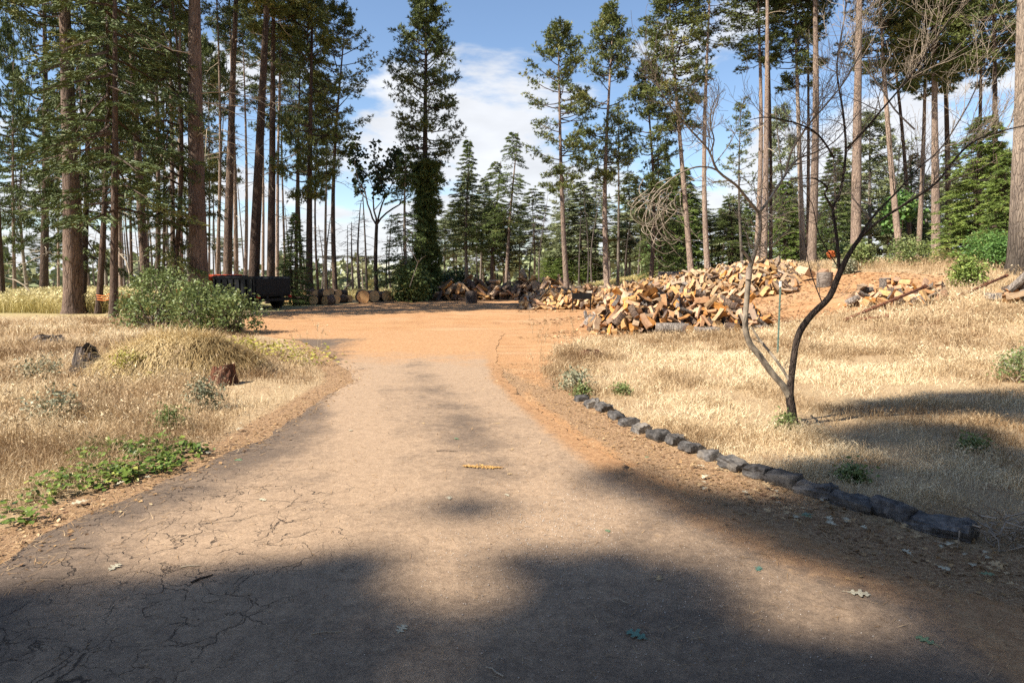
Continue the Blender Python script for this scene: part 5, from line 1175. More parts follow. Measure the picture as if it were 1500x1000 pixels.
def litter():
    # needles and leaf scraps along the edges and on the road
    g = Geo(); n = 90000; x, y, d = scatter(n, r, 2.2, 15, -50, 52, 1.6); rd = sdist(ROAD, x, y); dd = sdist(DIRT, x, y)
    band = np.where(x > 0, np.exp(-((rd - .42) / .42) ** 2), np.exp(-((rd - .12) / .28) ** 2)) + .045
    keep = (r.random(n) < band) & ~((dd < 0) & (y > 12)); x, y, d, rd = x[keep], y[keep], d[keep], rd[keep]; m = len(x)
    z = np.where(rd < 0.05, .026, height(x, y) + .012); c = np.stack([x, y, z], 1)
    az = r.random(m) * 6.28; L = .03 + .09 * r.random(m); a = np.stack([np.cos(az), np.sin(az), r.normal(0, .12, m)], 1); s = np.stack([-np.sin(az), np.cos(az), np.zeros(m)], 1); w = .0012 * np.maximum(1, d / 3)
    V = np.stack([c - s * w[:, None], c + s * w[:, None], c + a * L[:, None]], 1); g.tris(V, np.clip(r.normal(.62, .25, m), 0, 1))
    n = 22000; x, y, d = scatter(n, r, 2.6, 13, -50, 52, 1.5); rd = sdist(ROAD, x, y); dd = sdist(DIRT, x, y)
    band = np.where(x > 0, np.exp(-((rd - .45) / .35) ** 2), np.exp(-((rd - .12) / .25) ** 2)); keep = (r.random(n) < band) & (y < 12); x, y = x[keep], y[keep]; rd = rd[keep]; m = len(x)
    z = np.where(rd < 0.05, .024, height(x, y) + .008); c = np.stack([x, y, z], 1)
    g.tris(leafquads(c, .035, r, .8, .7), np.repeat(np.clip(r.normal(.5, .3, m), 0, 1), 2))
    kind(ob('leaf_litter', g.mesh('leaf_litter', [M['litter']])), 'stuff')
    # pale stone chips on the asphalt
    g = Geo(); n = 2600; x = r.normal(.3, .5, n) + .3 * r.random(n); y = r.normal(3.9, .55, n) - .5 * np.abs(x - .3) + .3; y = np.where(r.random(n) < .25, 2.4 + 1.5 * r.random(n), y); m = n; rd = sdist(ROAD, x, y); k_ = rd < -.1; x, y = x[k_], y[k_]; m = len(x)
    s = (.0018 + .003 * r.random(m) ** 2)[:, None]; c = np.stack([x, y, np.full(m, .022)], 1)
    a = np.array([1, 0, 0]); tv = [c + s * np.array(q) for q in ((1, .1, 0), (-.1, 1, 0), (-1, 0, 0), (0, -1, 0))]; top = c + s * np.array((.1, 0, .9))
    V = np.stack([np.stack([tv[q], tv[(q + 1) % 4], top], 1) for q in range(4)], 1).reshape(-1, 3, 3); g.tris(V, np.repeat(r.random(m), 4)); 
    kind(ob('gravel_chips', g.mesh('gravel_chips', [M['chips']])), 'stuff')
M['chips'] = foliage_mat('pale_stone_chips', (.25, .21, .18), (.55, .49, .43), None, .8)
litter()
def bark_chips():   # bark and splinters about the firewood
    g = Geo(); n = 16000; x = r.uniform(.2, 15, n); y = r.uniform(15.5, 34, n); dd = sdist(DIRT, x, y)
    dens = fbm(x * .8, y * .8, 81); keep = (dens > np.where(x > 6.5, .42, .54)) & ((dd < .3)) & (y > 16.2); x, y = x[keep], y[keep]; m = len(x)
    c = np.stack([x, y, height(x, y) + .015], 1); g.tris(leafquads(c, .12, r, .8, .4), np.repeat(np.clip(r.normal(.4, .35, m), 0, 1), 2)); kind(ob('bark_debris', g.mesh('bark_debris', [M['litter']])), 'stuff')
bark_chips()

# leafy patches and clumps
def ivy(name, label, pxs, size, nper, matn, seed, spread, hh=.08, cat='ivy'):
    r = np.random.default_rng(seed); pts = []
    for px, py, rad in pxs:
        x, y, z = GT(px, py); k = int(nper * rad * rad * 20); a = r.random(k) * 6.28; q = rad * np.sqrt(r.random(k)) * 1.1
        X = x + q * np.cos(a) * 1.4; Yy = y + q * np.sin(a); nz = fbm(X * 7, Yy * 7, seed) > .45; X, Yy = X[nz], Yy[nz]
        pts.append(np.stack([X, Yy, height(X, Yy) + .02 + hh * r.random(len(X))], 1))
    pts = np.concatenate(pts); g = Geo(); g.tris(leafquads(pts, size, r, .75, .95), np.repeat(np.clip(r.normal(.5, .25, len(pts)), 0, 1), 2))
    o = ob(name, g.mesh(name, [M[matn]])); kind(o, 'stuff'); o['label'] = label; return o
ivy('ivy_patch', 'green ivy patch trailing in the straw left of the driveway edge', [(200, 660, .3), (165, 672, .26), (235, 668, .26), (260, 672, .2), (190, 690, .25), (220, 690, .2), (150, 655, .14), (285, 668, .12)], .042, 210, 'ivy', 1, 1)
ivy('ivy_patch', 'low strip of ivy between the driveway and the bigger ivy patch', [(120, 712, .24), (90, 722, .18), (150, 705, .2), (180, 700, .14), (60, 734, .12)], .042, 190, 'ivy', 2, 1)
ivy('ivy_patch', 'small ivy bit at the lower left border beside fallen pale leaves', [(30, 768, .1), (8, 758, .1), (45, 764, .06)], .045, 200, 'ivy', 3, 1)
ivy('vine_mat', 'yellow-green creeping vine mat on the left verge below the leafy bush', [(372, 512, .45), (400, 515, .5), (430, 524, .5), (455, 534, .4), (345, 508, .35)], .06, 70, 'yellow', 4, 1, .22, 'vine')
ivy('vine_mat', 'yellow-green vine in the shade below the front of the straw mound', [(190, 552, .2), (215, 556, .22), (245, 558, .2), (165, 550, .14)], .05, 120, 'yellow', 9, 1, .14, 'vine')
for k, (px, py, R0, H0, mt, lb) in enumerate([(300, 600, .22, .32, 'sage', 'grey-green wispy herb in front of the rotten red stump'), (248, 628, .14, .2, 'leaf', 'small green weed above the ivy patch'), (842, 572, .24, .24, 'sage', 'silvery grey herb at the upper end of the stone edging'),
        (912, 578, .09, .1, 'leaf', 'tiny green tuft just above the upper stones'), (852, 580, .07, .1, 'leaf', 'little green tuft touching the first stone'), (1150, 634, .09, .14, 'leaf', 'dark green seedling at the foot of the leafless tree'), (1246, 706, .08, .06, 'leaf', 'dark weed behind the lower stones'), (1422, 660, .09, .07, 'leaf', 'small green weed in the shaded grass at right'), (1490, 560, .3, .45, 'leaf', 'green shrub at the right edge of the dry grass'), (1495, 545, .3, .3, 'sage', 'brown-green brush at the right edge behind the shrub'), (60, 555, .3, .3, 'sage', 'drab weedy clump left of the dark stump'), (190, 545, .22, .28, 'yellow', 'yellow-green vine under the straw mound'), (80, 620, .25, .35, 'sage', 'brown-grey weed thicket in the left grass')]):
    x, y, z = GT(px, py); shrub('weed', lb, 'plant', x, y, R0, H0, mt, 50, .035 if R0 < .2 else .045, 14, 300 + k, 4, 'twig')
def weed_stalks():   # tall pale forbs in the right-hand meadow and along its left border
    r = np.random.default_rng(8); g = Geo(); lf = Geo()
    spots = [(r.uniform(1330, 1500), r.uniform(480, 560)) for _ in range(70)] + [(r.uniform(775, 870), r.uniform(490, 560)) for _ in range(34)] + [(r.uniform(0, 330), r.uniform(560, 690)) for _ in range(70)] + [(r.uniform(1240, 1340), r.uniform(480, 560)) for _ in range(14)] + [(r.uniform(430, 480), r.uniform(530, 560)) for _ in range(8)]
    for px, py in spots:
        x, y, z = GT(px, py)
        if sdist(ROAD, np.array([x]), np.array([y]))[0] < .3: continue
        H = r.uniform(.3, .75); d = unit(np.array([r.normal() * .25, r.normal() * .2, 1])); p = [np.array([x, y, z - .01])]
        for q in range(5): d = unit(d + r.normal(size=3) * .1); p.append(p[-1] + d * H / 5)
        p = np.array(p); wv = .0016 * max(1, y / 5); v, f = tube(p, np.linspace(wv, wv * .5, 6), 4); tn = r.uniform(.4, 1); g.add(v, f, tn)
        for q in range(r.integers(3, 9)):
            b = p[r.integers(2, 6)]; dd = unit(d + r.normal(size=3) * .6); e = b + dd * H * r.uniform(.12, .3); v, f = tube(np.array([b, (b + e) / 2 + r.normal(size=3) * .01, e]), [wv * .6, wv * .5, wv * .3], 3); g.add(v, f, tn)
            cc = e + r.normal(size=(7, 3)) * .018; g.tris(leafquads(cc, .022, r, .2, .6), tn)
    kind(ob('weed_stalks', g.mesh('weed_stalks', [M['straw']])), 'stuff')
weed_stalks()
# mound of combed-over dead grass
def mound():
    r = np.random.default_rng(17); n = 26000; cx, cy = MOUND[0], MOUND[1] + .6
    a = r.random(n) * 6.28; q = np.sqrt(r.random(n)); x = cx + 1.25 * q * np.cos(a); y = cy + .85 * q * np.sin(a); z = height(x, y)
    e = .15; gx = (height(x + e, y) - height(x - e, y)) / (2 * e); gy = (height(x, y + e) - height(x, y - e)) / (2 * e)
    nrm = unit(np.stack([-gx, -gy, np.ones(n)], 1)); down = unit(np.stack([-gx, -gy, -(gx ** 2 + gy ** 2)], 1) + [0, -.35, -.1] + r.normal(size=(n, 3)) * .42 + np.stack([fbm(x * 2, y * 2, 90) - .5, fbm(x * 2, y * 2, 91) - .5, 0 * x], 1) * 1.6)
    b = np.stack([x, y, z], 1) + nrm * (.02 + .06 * r.random((n, 1))); L = (.08 + .34 * r.random(n) ** 1.5)[:, None]; s = unit(np.cross(down, nrm)); w = .0045
    m = b + down * L * .5 + nrm * L * .18; t = b + down * L + [0, 0, -.02]
    V = np.stack([b - s * w, b + s * w, m + s * w * .8, m - s * w * .8, t], 1).reshape(-1, 3); k = np.arange(n)[:, None] * 5; tint = np.clip(.55 + 1.2 * (fbm(x * 1.5, y * 1.5, 93) - .5) + r.normal(0, .2, n), 0, 1)
    g = Geo(); g.add(V, k + np.array([[0, 1, 2, 3]]), np.repeat(tint, 5)); g.f.append(k + np.array([[3, 2, 4]])); g.m.append(np.zeros(n, np.int32))
    o = kind(ob('straw_mound', g.mesh('straw_mound', [M['straw_gold']])), 'stuff')
mound()
def rot_stump(px0, py0, w, h, d, label, matn, seed, tilt=0.):
    import bmesh
    x, y, z = GT(px0, py0); r = np.random.default_rng(seed); n = 18; g = Geo(); V = []
    zs = [-.05, h * .3, h * .65, h * .9]
    for lv, zz in enumerate(zs):
        for i in range(n):
            a = i / n * 6.283; j = 1 + .16 * math.sin(3 * a + seed) + .1 * r.normal(); rr = (1.15 - .18 * lv)
            V.append((w / 2 * math.cos(a) * j * rr, d / 2 * math.sin(a) * j * rr, zz + (h * .28 * r.random() + tilt * math.cos(a) * h if lv == 3 else 0)))
    for i in range(n):
        a = i / n * 6.283; V.append((w * .36 * math.cos(a), d * .36 * math.sin(a), h * (.75 + .1 * r.normal() + tilt * .5 * math.cos(a))))
    V.append((0, 0, h * .6)); V = np.array(V)
    Fq = [[l * n + i, l * n + (i + 1) % n, (l + 1) * n + (i + 1) % n, (l + 1) * n + i] for l in range(4) for i in range(n)]
    g.add(V, Fq); g.f.append(np.array([[4 * n + i, 4 * n + (i + 1) % n, 5 * n] for i in range(n)])); g.m.append(np.zeros(n, np.int32))
    o = ob('rotten_stump', g.mesh('rotten_stump', [M[matn]]), None, (x, y + d / 2, z)); tagp(o, label, 'stump')
rot_stump(122, 553, .52, .40, .4, 'dark charred stump sticking out of the left end of the straw mound', 'bark_char2' if 'bark_char2' in M else 'snag', 3, -.25)
M['rot'] = bark_mat('red_rotten_wood', (.24, .10, .055), (.17, .075, .045), (.03, .018, .014), 18)
rot_stump(322, 566, .42, .26, .3, 'low red rotten stump at the right foot of the straw mound', 'rot', 5, .1)
rot_stump(868, 524, .5, .12, .4, 'flat crumbling stump remnant in the right-hand dry grass', 'rot', 6, 0)
rot_stump(62, 502, .8, .16, .4, 'low dark remnant of a rotten log far left in the dry grass', 'snag', 8, 0)

# ------------------------------------------------------------------ posts, pipes, plate, fence
M['postgreen'] = plain('faded_green_post', (.20, .29, .24), .6, .2, .2)
M['white'] = plain('white_post_top', (.8, .79, .76), .6)
x, y, z = GT(1139, 521)
root = tagp(empty('fence_post', (x, y, z)), 'thin green metal post with a white top standing in the grass by the leafless tree', 'post')
H = P(1137, 412, y)[2] - z
g = Geo(); g.add(*box(0, 0, (H - .1) / 2, .034, .008, H - .1)); g.add(*box(0, .016, (H - .1) / 2, .007, .026, H - .1))
for q in range(12): g.add(*box(0, -.008, .2 + q * (H - .4) / 12, .012, .012, .02))
ob('post', g.mesh('post', [M['postgreen']]), root); g = Geo(); g.add(*box(0, .004, H - .055, .044, .036, .11)); bevel(ob('cap', g.mesh('cap', [M['white']]), root), .006)
def pipe(p0, p1, rad, label, collars=True, arm=None):
    a = np.array(p0); b = np.array(p1); mid = (a + b) / 2; root = tagp(empty('rusty_pipe', tuple(a)), label, 'pipe')
    v, f = tube(np.array([np.zeros(3), (b - a) / 2, b - a]), rad, 12); g = Geo(); g.add(v, f); g.f += [cap_faces(0, 12, True), cap_faces(24, 12)]; g.m += [np.zeros(1, np.int32)] * 2
    ob('tube', g.mesh('tube', [M['rust']], True), root)
    d = unit(b - a); L = np.linalg.norm(b - a)
    for q in ([.02, .35, .62, .97] if collars else [.98]):
        v, f = tube(np.array([d * (L * q - .04), d * (L * q + .04)]), rad * 1.35, 12); g = Geo(); g.add(v, f); g.f += [cap_faces(0, 12, True), cap_faces(12, 12)]; g.m += [np.zeros(1, np.int32)] * 2; ob('collar', g.mesh('collar', [M['rust']]), root)
    if arm is not None:
        p = np.array(arm[0]) - a; q = np.array(arm[1]) - a; v, f = tube(np.array([p, q]), rad * .8, 10); g = Geo(); g.add(v, f); g.f += [cap_faces(0, 10, True), cap_faces(10, 10)]; g.m += [np.zeros(1, np.int32)] * 2; ob('prop', g.mesh('prop', [M['rust']]), root)
xa, ya, za = GT(1236, 472)
tip = P(1357, 419, ya + 1.2)
pt = P(1296, 447, ya + .6)
pipe((xa, ya, za + .05), tip, .042, 'longer rusty pipe tilted up on a short prop beside the scattered splits', True, (pt, (pt[0] + .02, pt[1] - .05, hz(pt[0], pt[1]))))
xb, yb, zb_ = GT(1300, 470); pipe((xa + .3, ya + .1, za + .05), (xb, yb, zb_ + .12), .035, 'dark rusty pipe lying flat under the tilted one', False)
xa, ya, za = GT(1392, 440); pipe((xa, ya, za + .02), P(1476, 403, ya + .8), .036, 'second rusty pipe tilted toward the charred right-edge trunk', True)
xa, ya, za = GT(1455, 436); pipe((xa, ya, za + .12), P(1520, 428, ya + .4), .04, 'short rusty pipe resting on split logs at the right edge', False)
# black plate barbecue standing before the wide heap
x, y = P(852, 440, 27.6)[0], 27.6; z = hz(x, y); zt, zb2 = P(852, 429, y)[2], P(852, 438, y)[2]; Wd = 28 / F * y
root = tagp(empty('metal_trough', (x, y, z)), 'black rectangular metal trough on legs before the wide firewood heap', 'trough')
g = Geo(); hh = zt - zb2
for bx in ((0, -.14, 0, Wd, .015, hh), (0, .14, 0, Wd, .015, hh), (-Wd / 2 + .008, 0, 0, .015, .265, hh), (Wd / 2 - .008, 0, 0, .015, .265, hh), (0, 0, -hh / 2 + .02, Wd - .04, .265, .012)): g.add(*box(*bx))
ob('tray', g.mesh('tray', [M['black']]), root, (0, 0, zb2 - z + hh / 2))
for sx in (-1, 1):
    for sy in (-1, 1): g = Geo(); g.add(*box(sx * (Wd / 2 - .03), sy * .1, (zb2 - z) / 2, .03, .03, zb2 - z)); ob('leg', g.mesh('leg', [M['black']]), root)
# chain link fence at right
M['galv'] = plain('galvanised_wire', (.42, .44, .46), .5, .6)
Yf = 41.; xa = P(1293, 380, Yf)[0]; xb = P(1412, 380, Yf)[0]; za = hz(xa, Yf); root = tagp(empty('chain_link_fence', (xa, Yf, za)), 'low grey chain-link fence behind the shrubs at right', 'fence')
FH = P(1340, 372, Yf)[2] - za; n = 5
for i in range(n):
    xx = (xb - xa) * i / (n - 1); g = Geo(); v, f = tube(np.array([[xx, 0, -.3], [xx, 0, FH + .03]]), .03, 8); g.add(v, f); ob('post', g.mesh('post', [M['galv']]), root)
g = Geo(); v, f = tube(np.array([[0, 0, FH], [xb - xa, 0, FH]]), .028, 8); g.add(v, f); ob('top_rail', g.mesh('top_rail', [M['galv']]), root)
g = Geo(); st = .16; L = xb - xa; 
for i in range(int((L + FH) / st)):
    for sgn in (1, -1):
        s0 = i * st - (FH if sgn > 0 else 0); p = np.array([[s0, .01 * sgn, 0], [s0 + sgn * FH, .01 * sgn, FH]]); t0, t1 = 0, 1
        dx = p[1, 0] - p[0, 0]; ts = sorted([(0 - p[0, 0]) / dx, (L - p[0, 0]) / dx]); t0, t1 = max(0, ts[0]), min(1, ts[1])
        if t1 - t0 > .05: v, f = tube(np.array([p[0] + (p[1] - p[0]) * t0, p[0] + (p[1] - p[0]) * t1]), .006, 3); g.add(v, f)
o = ob('wire_mesh', g.mesh('wire_mesh', [M['galv']]), root); kind(o, 'stuff')
# orange things in the wood
M['orange'] = plain('orange_tape', (.75, .22, .06), .6)
xo = P(140, 432, 25.5); g = Geo(); p = [P(a, b, c) for a, b, c in [(141, 432, 25.8), (152, 434, 25.3), (164, 430, 23.4), (178, 428, 24), (192, 432, 25)]]
for q in range(3):
    pp = np.array(p) + [0, .02 * q, -.09 * q]; v, f = tube(pp + np.array([0, 0, .02]) * np.sin(np.arange(5))[:, None], .014, 5); g.add(v, f)
o = ob('flagging_tape', g.mesh('flagging_tape', [M['orange']])); tagp(o, 'orange warning tape strung between the thin trunks on the left', 'tape')
M['deadleaf'] = foliage_mat('rust_orange_leaves', (.35, .09, .03), (.55, .16, .05), None, .7)
pc = P(1217, 372, 34); 
xs_, ys_, zs_ = pc; z0 = hz(xs_, ys_)
root = tagp(empty('dying_sapling', (xs_, ys_, z0)), 'small sapling with a round rust-orange clump of dead leaves right of the grouped trunks', 'plant')
g = Geo(); v, f = tube(np.array([[0, 0, 0], [.05, 0, (zs_ - z0) * .5], [0, 0, zs_ - z0 + .2]]), [.02, .015, .008], 6); g.add(v, f); ob('stem', g.mesh('stem', [M['bark_dark']]), root)
rr_ = np.random.default_rng(3); c = unit(rr_.normal(size=(260, 3))) * (.17 * rr_.random((260, 1)) ** .3) + [0, 0, zs_ - z0]; g = Geo(); g.tris(leafquads(c, .1, rr_, .2, .7), .5); ob('leaf_clump', g.mesh('leaf_clump', [M['deadleaf']]), root)
# bent pale dead stems on the left
def bent(pxs, w, label, dy=0.):
    Yb = GT(*pxs[0])[1] if pxs[0][1] > 425 else 30; p = np.array([P(a, b, Yb + dy * i) for i, (a, b) in enumerate(pxs)]); o0 = p[0].copy(); p -= o0
    v, f = tube(p, np.linspace(w, w * .35, len(p)) * Yb / F / 2, 7, rough=.1); g = Geo(); g.add(v, f)
    for q in range(5):
        b = p[R_.randrange(1, len(p))]; e = b + np.array([R_.uniform(-.5, .5), R_.uniform(-.3, .3), R_.uniform(-.1, .5)]); v, f = tube(np.array([b, (b + e) / 2 + [0, 0, .06], e]), [.012, .009, .004], 4); g.add(v, f)
    o = ob('dead_branch', g.mesh('dead_branch', [M['twig']], True), None, tuple(o0)); tagp(o, label, 'branch')
bent([(54, 448), (48, 432), (36, 418), (22, 410), (12, 408)], 3.5, 'pale bent dead branch poking from the tall grass at far left')
bent([(191, 440), (190, 400), (185, 382), (176, 372), (168, 366)], 3.0, 'pale crooked dead stem between the left trunks', .1)
bent([(600, 420), (612, 385), (604, 370), (592, 362), (598, 350)], 1.3, 'whitish bare branch in front of the young fir beside the ivy-clad pine')

# ------------------------------------------------------------------ fallen leaves and sticks on the driveway
def leafmat(name, c):
    m, nt, b = mat(name); n = NB(nt); f = n.noise(n.coord('Object'), 30, 4)
    nt.links.new(n.ramp(f, [(.3, tuple(q * .75 for q in c)), (.7, c)]), b.inputs['Base Color']); b.inputs['Roughness'].default_value = .55; return m
M['lf_green'] = leafmat('fallen_green_leaf', (.17, .26, .14)); M['lf_pale'] = leafmat('fallen_pale_leaf', (.56, .50, .36)); M['lf_tan'] = leafmat('fallen_tan_leaf', (.52, .36, .19)); M['lf_teal'] = leafmat('fallen_blue_green_leaf', (.13, .25, .19))
def oak_leaf(seed, s, curl=.25):
    r = np.random.default_rng(seed); out = []
    for side in (1, -1):
        prof = [(0, .02), (.12, .05), (.2, .22), (.3, .26), (.33, .09), (.45, .12), (.52, .36), (.63, .36), (.62, .12), (.72, .1), (.8, .24), (.88, .2), (.88, .07), (1, .0)]
        for t, w in prof: out.append((t + r.normal() * .015, side * (w * (1 + r.normal() * .12))))
    L = out[:14]; Rr = out[14:]; V = [(t, 0, 0) for t, _ in L] + [(t, w, 0) for t, w in L] + [(t, w, 0) for t, w in Rr]; V = np.array(V) * s
    V[:, 2] = curl * (np.abs(V[:, 1]) ** 1.2) * 1.6 + curl * .3 * s * np.sin(V[:, 0] / s * 3.1)
    n = 14; Fq = [[i, i + 1, n + i + 1, n + i] for i in range(n - 1)] + [[i + 1, i, 2 * n + i, 2 * n + i + 1] for i in range(n - 1)]
    v, f = tube(np.array([[-.22 * s, 0, .02 * s], [0, 0, .005], [.9 * s, 0, .01]]), [.012 * s, .01 * s, .004 * s], 4)
    g = Geo(); V[:, 2] -= V[:, 2].min(); g.add(V, Fq); g.add(v, f); return g
LV = [(947, 948, .105, 'lf_teal', 'largest blue-green oak leaf lying in the shade at the bottom of the driveway'), (583, 938, .075, 'lf_pale', 'pale curled leaf at the bottom centre of the driveway'), (1240, 880, .11, 'lf_pale', 'long pale green lobed leaf on the sunlit patch at lower right'),
      (1370, 956, .09, 'lf_green', 'light green leaf in the bottom right corner'), (1108, 846, .06, 'lf_teal', 'small green leaf left of the long pale lobed one'), (965, 849, .07, 'lf_tan', 'tan leaf where the light patch meets the shade'), (886, 781, .05, 'lf_green', 'small green leaf just above the band of pale chips'),
      (160, 842, .085, 'lf_pale', 'pale leaf on the cracked asphalt at lower left'), (389, 738, .065, 'lf_pale', 'whitish leaf alone on the sunlit left half of the driveway'), (354, 680, .08, 'lf_green', 'greenish leaf on the dark corner of asphalt by the left verge'),
      (658, 731, .07, 'lf_pale', 'tan leaf left of the round blot of shade'), (745, 734, .055, 'lf_pale', 'small pale leaf right of the round blot of shade'), (672, 648, .06, 'lf_green', 'greenish leaf above the orange crumbs'), (620, 623, .055, 'lf_tan', 'tan leaf on the grey strip far up the driveway'),
      (725, 624, .06, 'lf_tan', 'flat tan leaf right of the grey strip'), (517, 634, .055, 'lf_pale', 'pale leaf on the far left half of the driveway'), (751, 700, .05, 'lf_tan', 'tiny tan leaf right of the orange crumbs'), (950, 675, .05, 'lf_green', 'green leaf just below the stone edging'),
      (1171, 763, .08, 'lf_green', 'left one of two light green leaves side by side below the stones'), (1190, 761, .07, 'lf_teal', 'right one of two green leaves side by side below the stones'), (1434, 852, .08, 'lf_green', 'green leaf in the litter at the lower right edge'), (1372, 838, .07, 'lf_pale', 'pale leaf in the litter below the last stone'),
      (130, 740, .11, 'lf_pale', 'big pale dry leaf by the low ivy strip'), (750, 664, .05, 'lf_tan', 'narrow tan leaf above the orange crumbs on the right'), (1225, 778, .08, 'lf_pale', 'bleached leaf beneath the long middle stones'), (1380, 715, .09, 'lf_tan', 'upturned brown leaf in the shaded grass at right'), (1300, 772, .08, 'lf_tan', 'orange-brown leaf against the lower stones'), (360, 900, .0, '', '')]
for k, (px, py, s, mt, lb) in enumerate(LV):
    if not s: continue
    x, y, z = GT(px, py); rd = sdist(ROAD, np.array([x]), np.array([y]))[0]; zz = .024 if rd < 0 else z + .03
    o = ob('fallen_leaf', oak_leaf(k, s, .08).mesh('fallen_leaf', [M[mt]]), None, (x, y, zz)); o.rotation_euler = (R_.uniform(-.06, .06), R_.uniform(-.08, .05), R_.uniform(0, 6.28)); tagp(o, lb, 'leaf')
vars_ = [(oak_leaf(60 + k, .045 + .008 * k, .3).mesh('fallen_leaf', [M[m_]])) for k, m_ in enumerate(['lf_tan', 'lf_pale', 'lf_tan', 'lf_pale', 'lf_tan'])]
for k in range(60):
    px, py = R_.uniform(1010, 1500), 0; t = (px - 1010) / 490; py = 690 + t * 155 + R_.uniform(-14, 34)
    x, y, z = GT(px, py); o = ob('fallen_leaf', vars_[k % 5], None, (x, y, z + .025)); o.rotation_euler = (R_.uniform(-.25, .25), R_.uniform(-.25, .25), R_.uniform(0, 6.28)); o.scale = (R_.uniform(.6, 1.3),) * 3
    tagp(o, 'small dry leaf in the litter band below the stone edging', 'leaf', 'dry leaves in the litter below the stones')
for k in range(26):
    x, y, z = GT(R_.uniform(20, 420), 0 or R_.uniform(690, 700)); px = R_.uniform(10, 430); py = np.interp(px, [0, 160, 330, 430], [800, 728, 660, 610]) - R_.uniform(-4, 28); x, y, z = GT(px, py)
    o = ob('fallen_leaf', vars_[k % 5], None, (x, y, z + .03)); o.rotation_euler = (R_.uniform(-.25, .25), R_.uniform(-.25, .25), R_.uniform(0, 6.28)); o.scale = (R_.uniform(.7, 1.4),) * 3
    tagp(o, 'dry leaf on the litter strip of the left verge', 'leaf', 'dry leaves along the left verge')
for k, (px, py, L, az, w, mt, lb) in enumerate([(297, 858, .12, .9, .006, 'stemdark', 'short dark stick in the left shade, below the light leaf scrap'), (118, 810, .13, .05, .0035, 'stemdark', 'thin straight twig across the left asphalt'), (280, 840, .1, .2, .004, 'twig', 'pale splinter above the short dark stick'), (910, 890, .09, -.6, .0025, 'twig', 'fine pine needle in the dark middle of the driveway'), (480, 942, .14, .15, .0025, 'twig', 'long dry needle at the bottom left of centre'), (725, 996, .1, 2.4, .004, 'twig', 'pale twig cut off by the bottom edge'), (655, 666, .2, -.1, .004, 'stemdark', 'thin twig on the grey strip above the orange crumbs')]):
    x, y, z = GT(px, py); c = np.array([[-L / 2, 0, 0], [-L * .1, .006, .004], [L * .2, -.004, .003], [L / 2, .004, 0]]); v, f = tube(c, [w, w * .9, w * .8, w * .5], 6); g = Geo(); g.add(v, f)
    o = ob('twig', g.mesh('twig', [M[mt]], True), None, (x, y, .026)); o.rotation_euler = (0, 0, az); tagp(o, lb, 'twig')
rr_ = np.random.default_rng(12); x, y, z = GT(706, 690); n = 420; u = rr_.random(n) * 2 - 1; c = np.stack([u * .155 + rr_.normal(size=n) * .01, rr_.normal(size=n) * .022 * (1.2 - np.abs(u)) - u * .025, .003 + .004 * rr_.random(n)], 1)
g = Geo(); g.tris(leafquads(c, .014, rr_, .9, .8), np.repeat(rr_.random(n), 2)); M['crumb'] = foliage_mat('orange_wood_crumbs', (.45, .24, .07), (.72, .44, .15), None, .8); o = ob('wood_crumbs', g.mesh('wood_crumbs', [M['crumb']]), None, (x, y, .024)); tagp(o, 'patch of orange crushed wood crumbs in the middle of the driveway', 'wood crumbs')
# brushwood heap at right edge bottom
def brush(px, py, n, L, label, seed, matn='twig2', H=.16):
    r = np.random.default_rng(seed); x, y, z = GT(px, py); g = Geo()
    for i in range(n):
        b = np.array([r.normal() * L * .4, r.normal() * L * .3, H * r.random()]); d = unit(r.normal(size=3) * [1, 1, .35]); ll = L * r.uniform(.3, .9); p = np.array([b, b + d * ll * .5 + r.normal(size=3) * .03, b + d * ll]); p[:, 2] = np.maximum(p[:, 2], .005); v, f = tube(p, [.006, .005, .002], 4); g.add(v, f)
    o = ob('brushwood', g.mesh('brushwood', [M[matn]], True), None, (x, y, z)); o['label'] = label; kind(o, 'stuff')
brush(1484, 800, 46, .26, 'dark tangle of sticks at the right edge past the last stone', 4, 'twig2')
brush(1150, 470, 40, 1.0, 'grey sticks on the red earth right of the firewood', 5, 'rust', .12)
brush(1330, 486, 30, 1.2, 'rusty brown sticks lying below the first tilted pipe', 6, 'rust', .1)

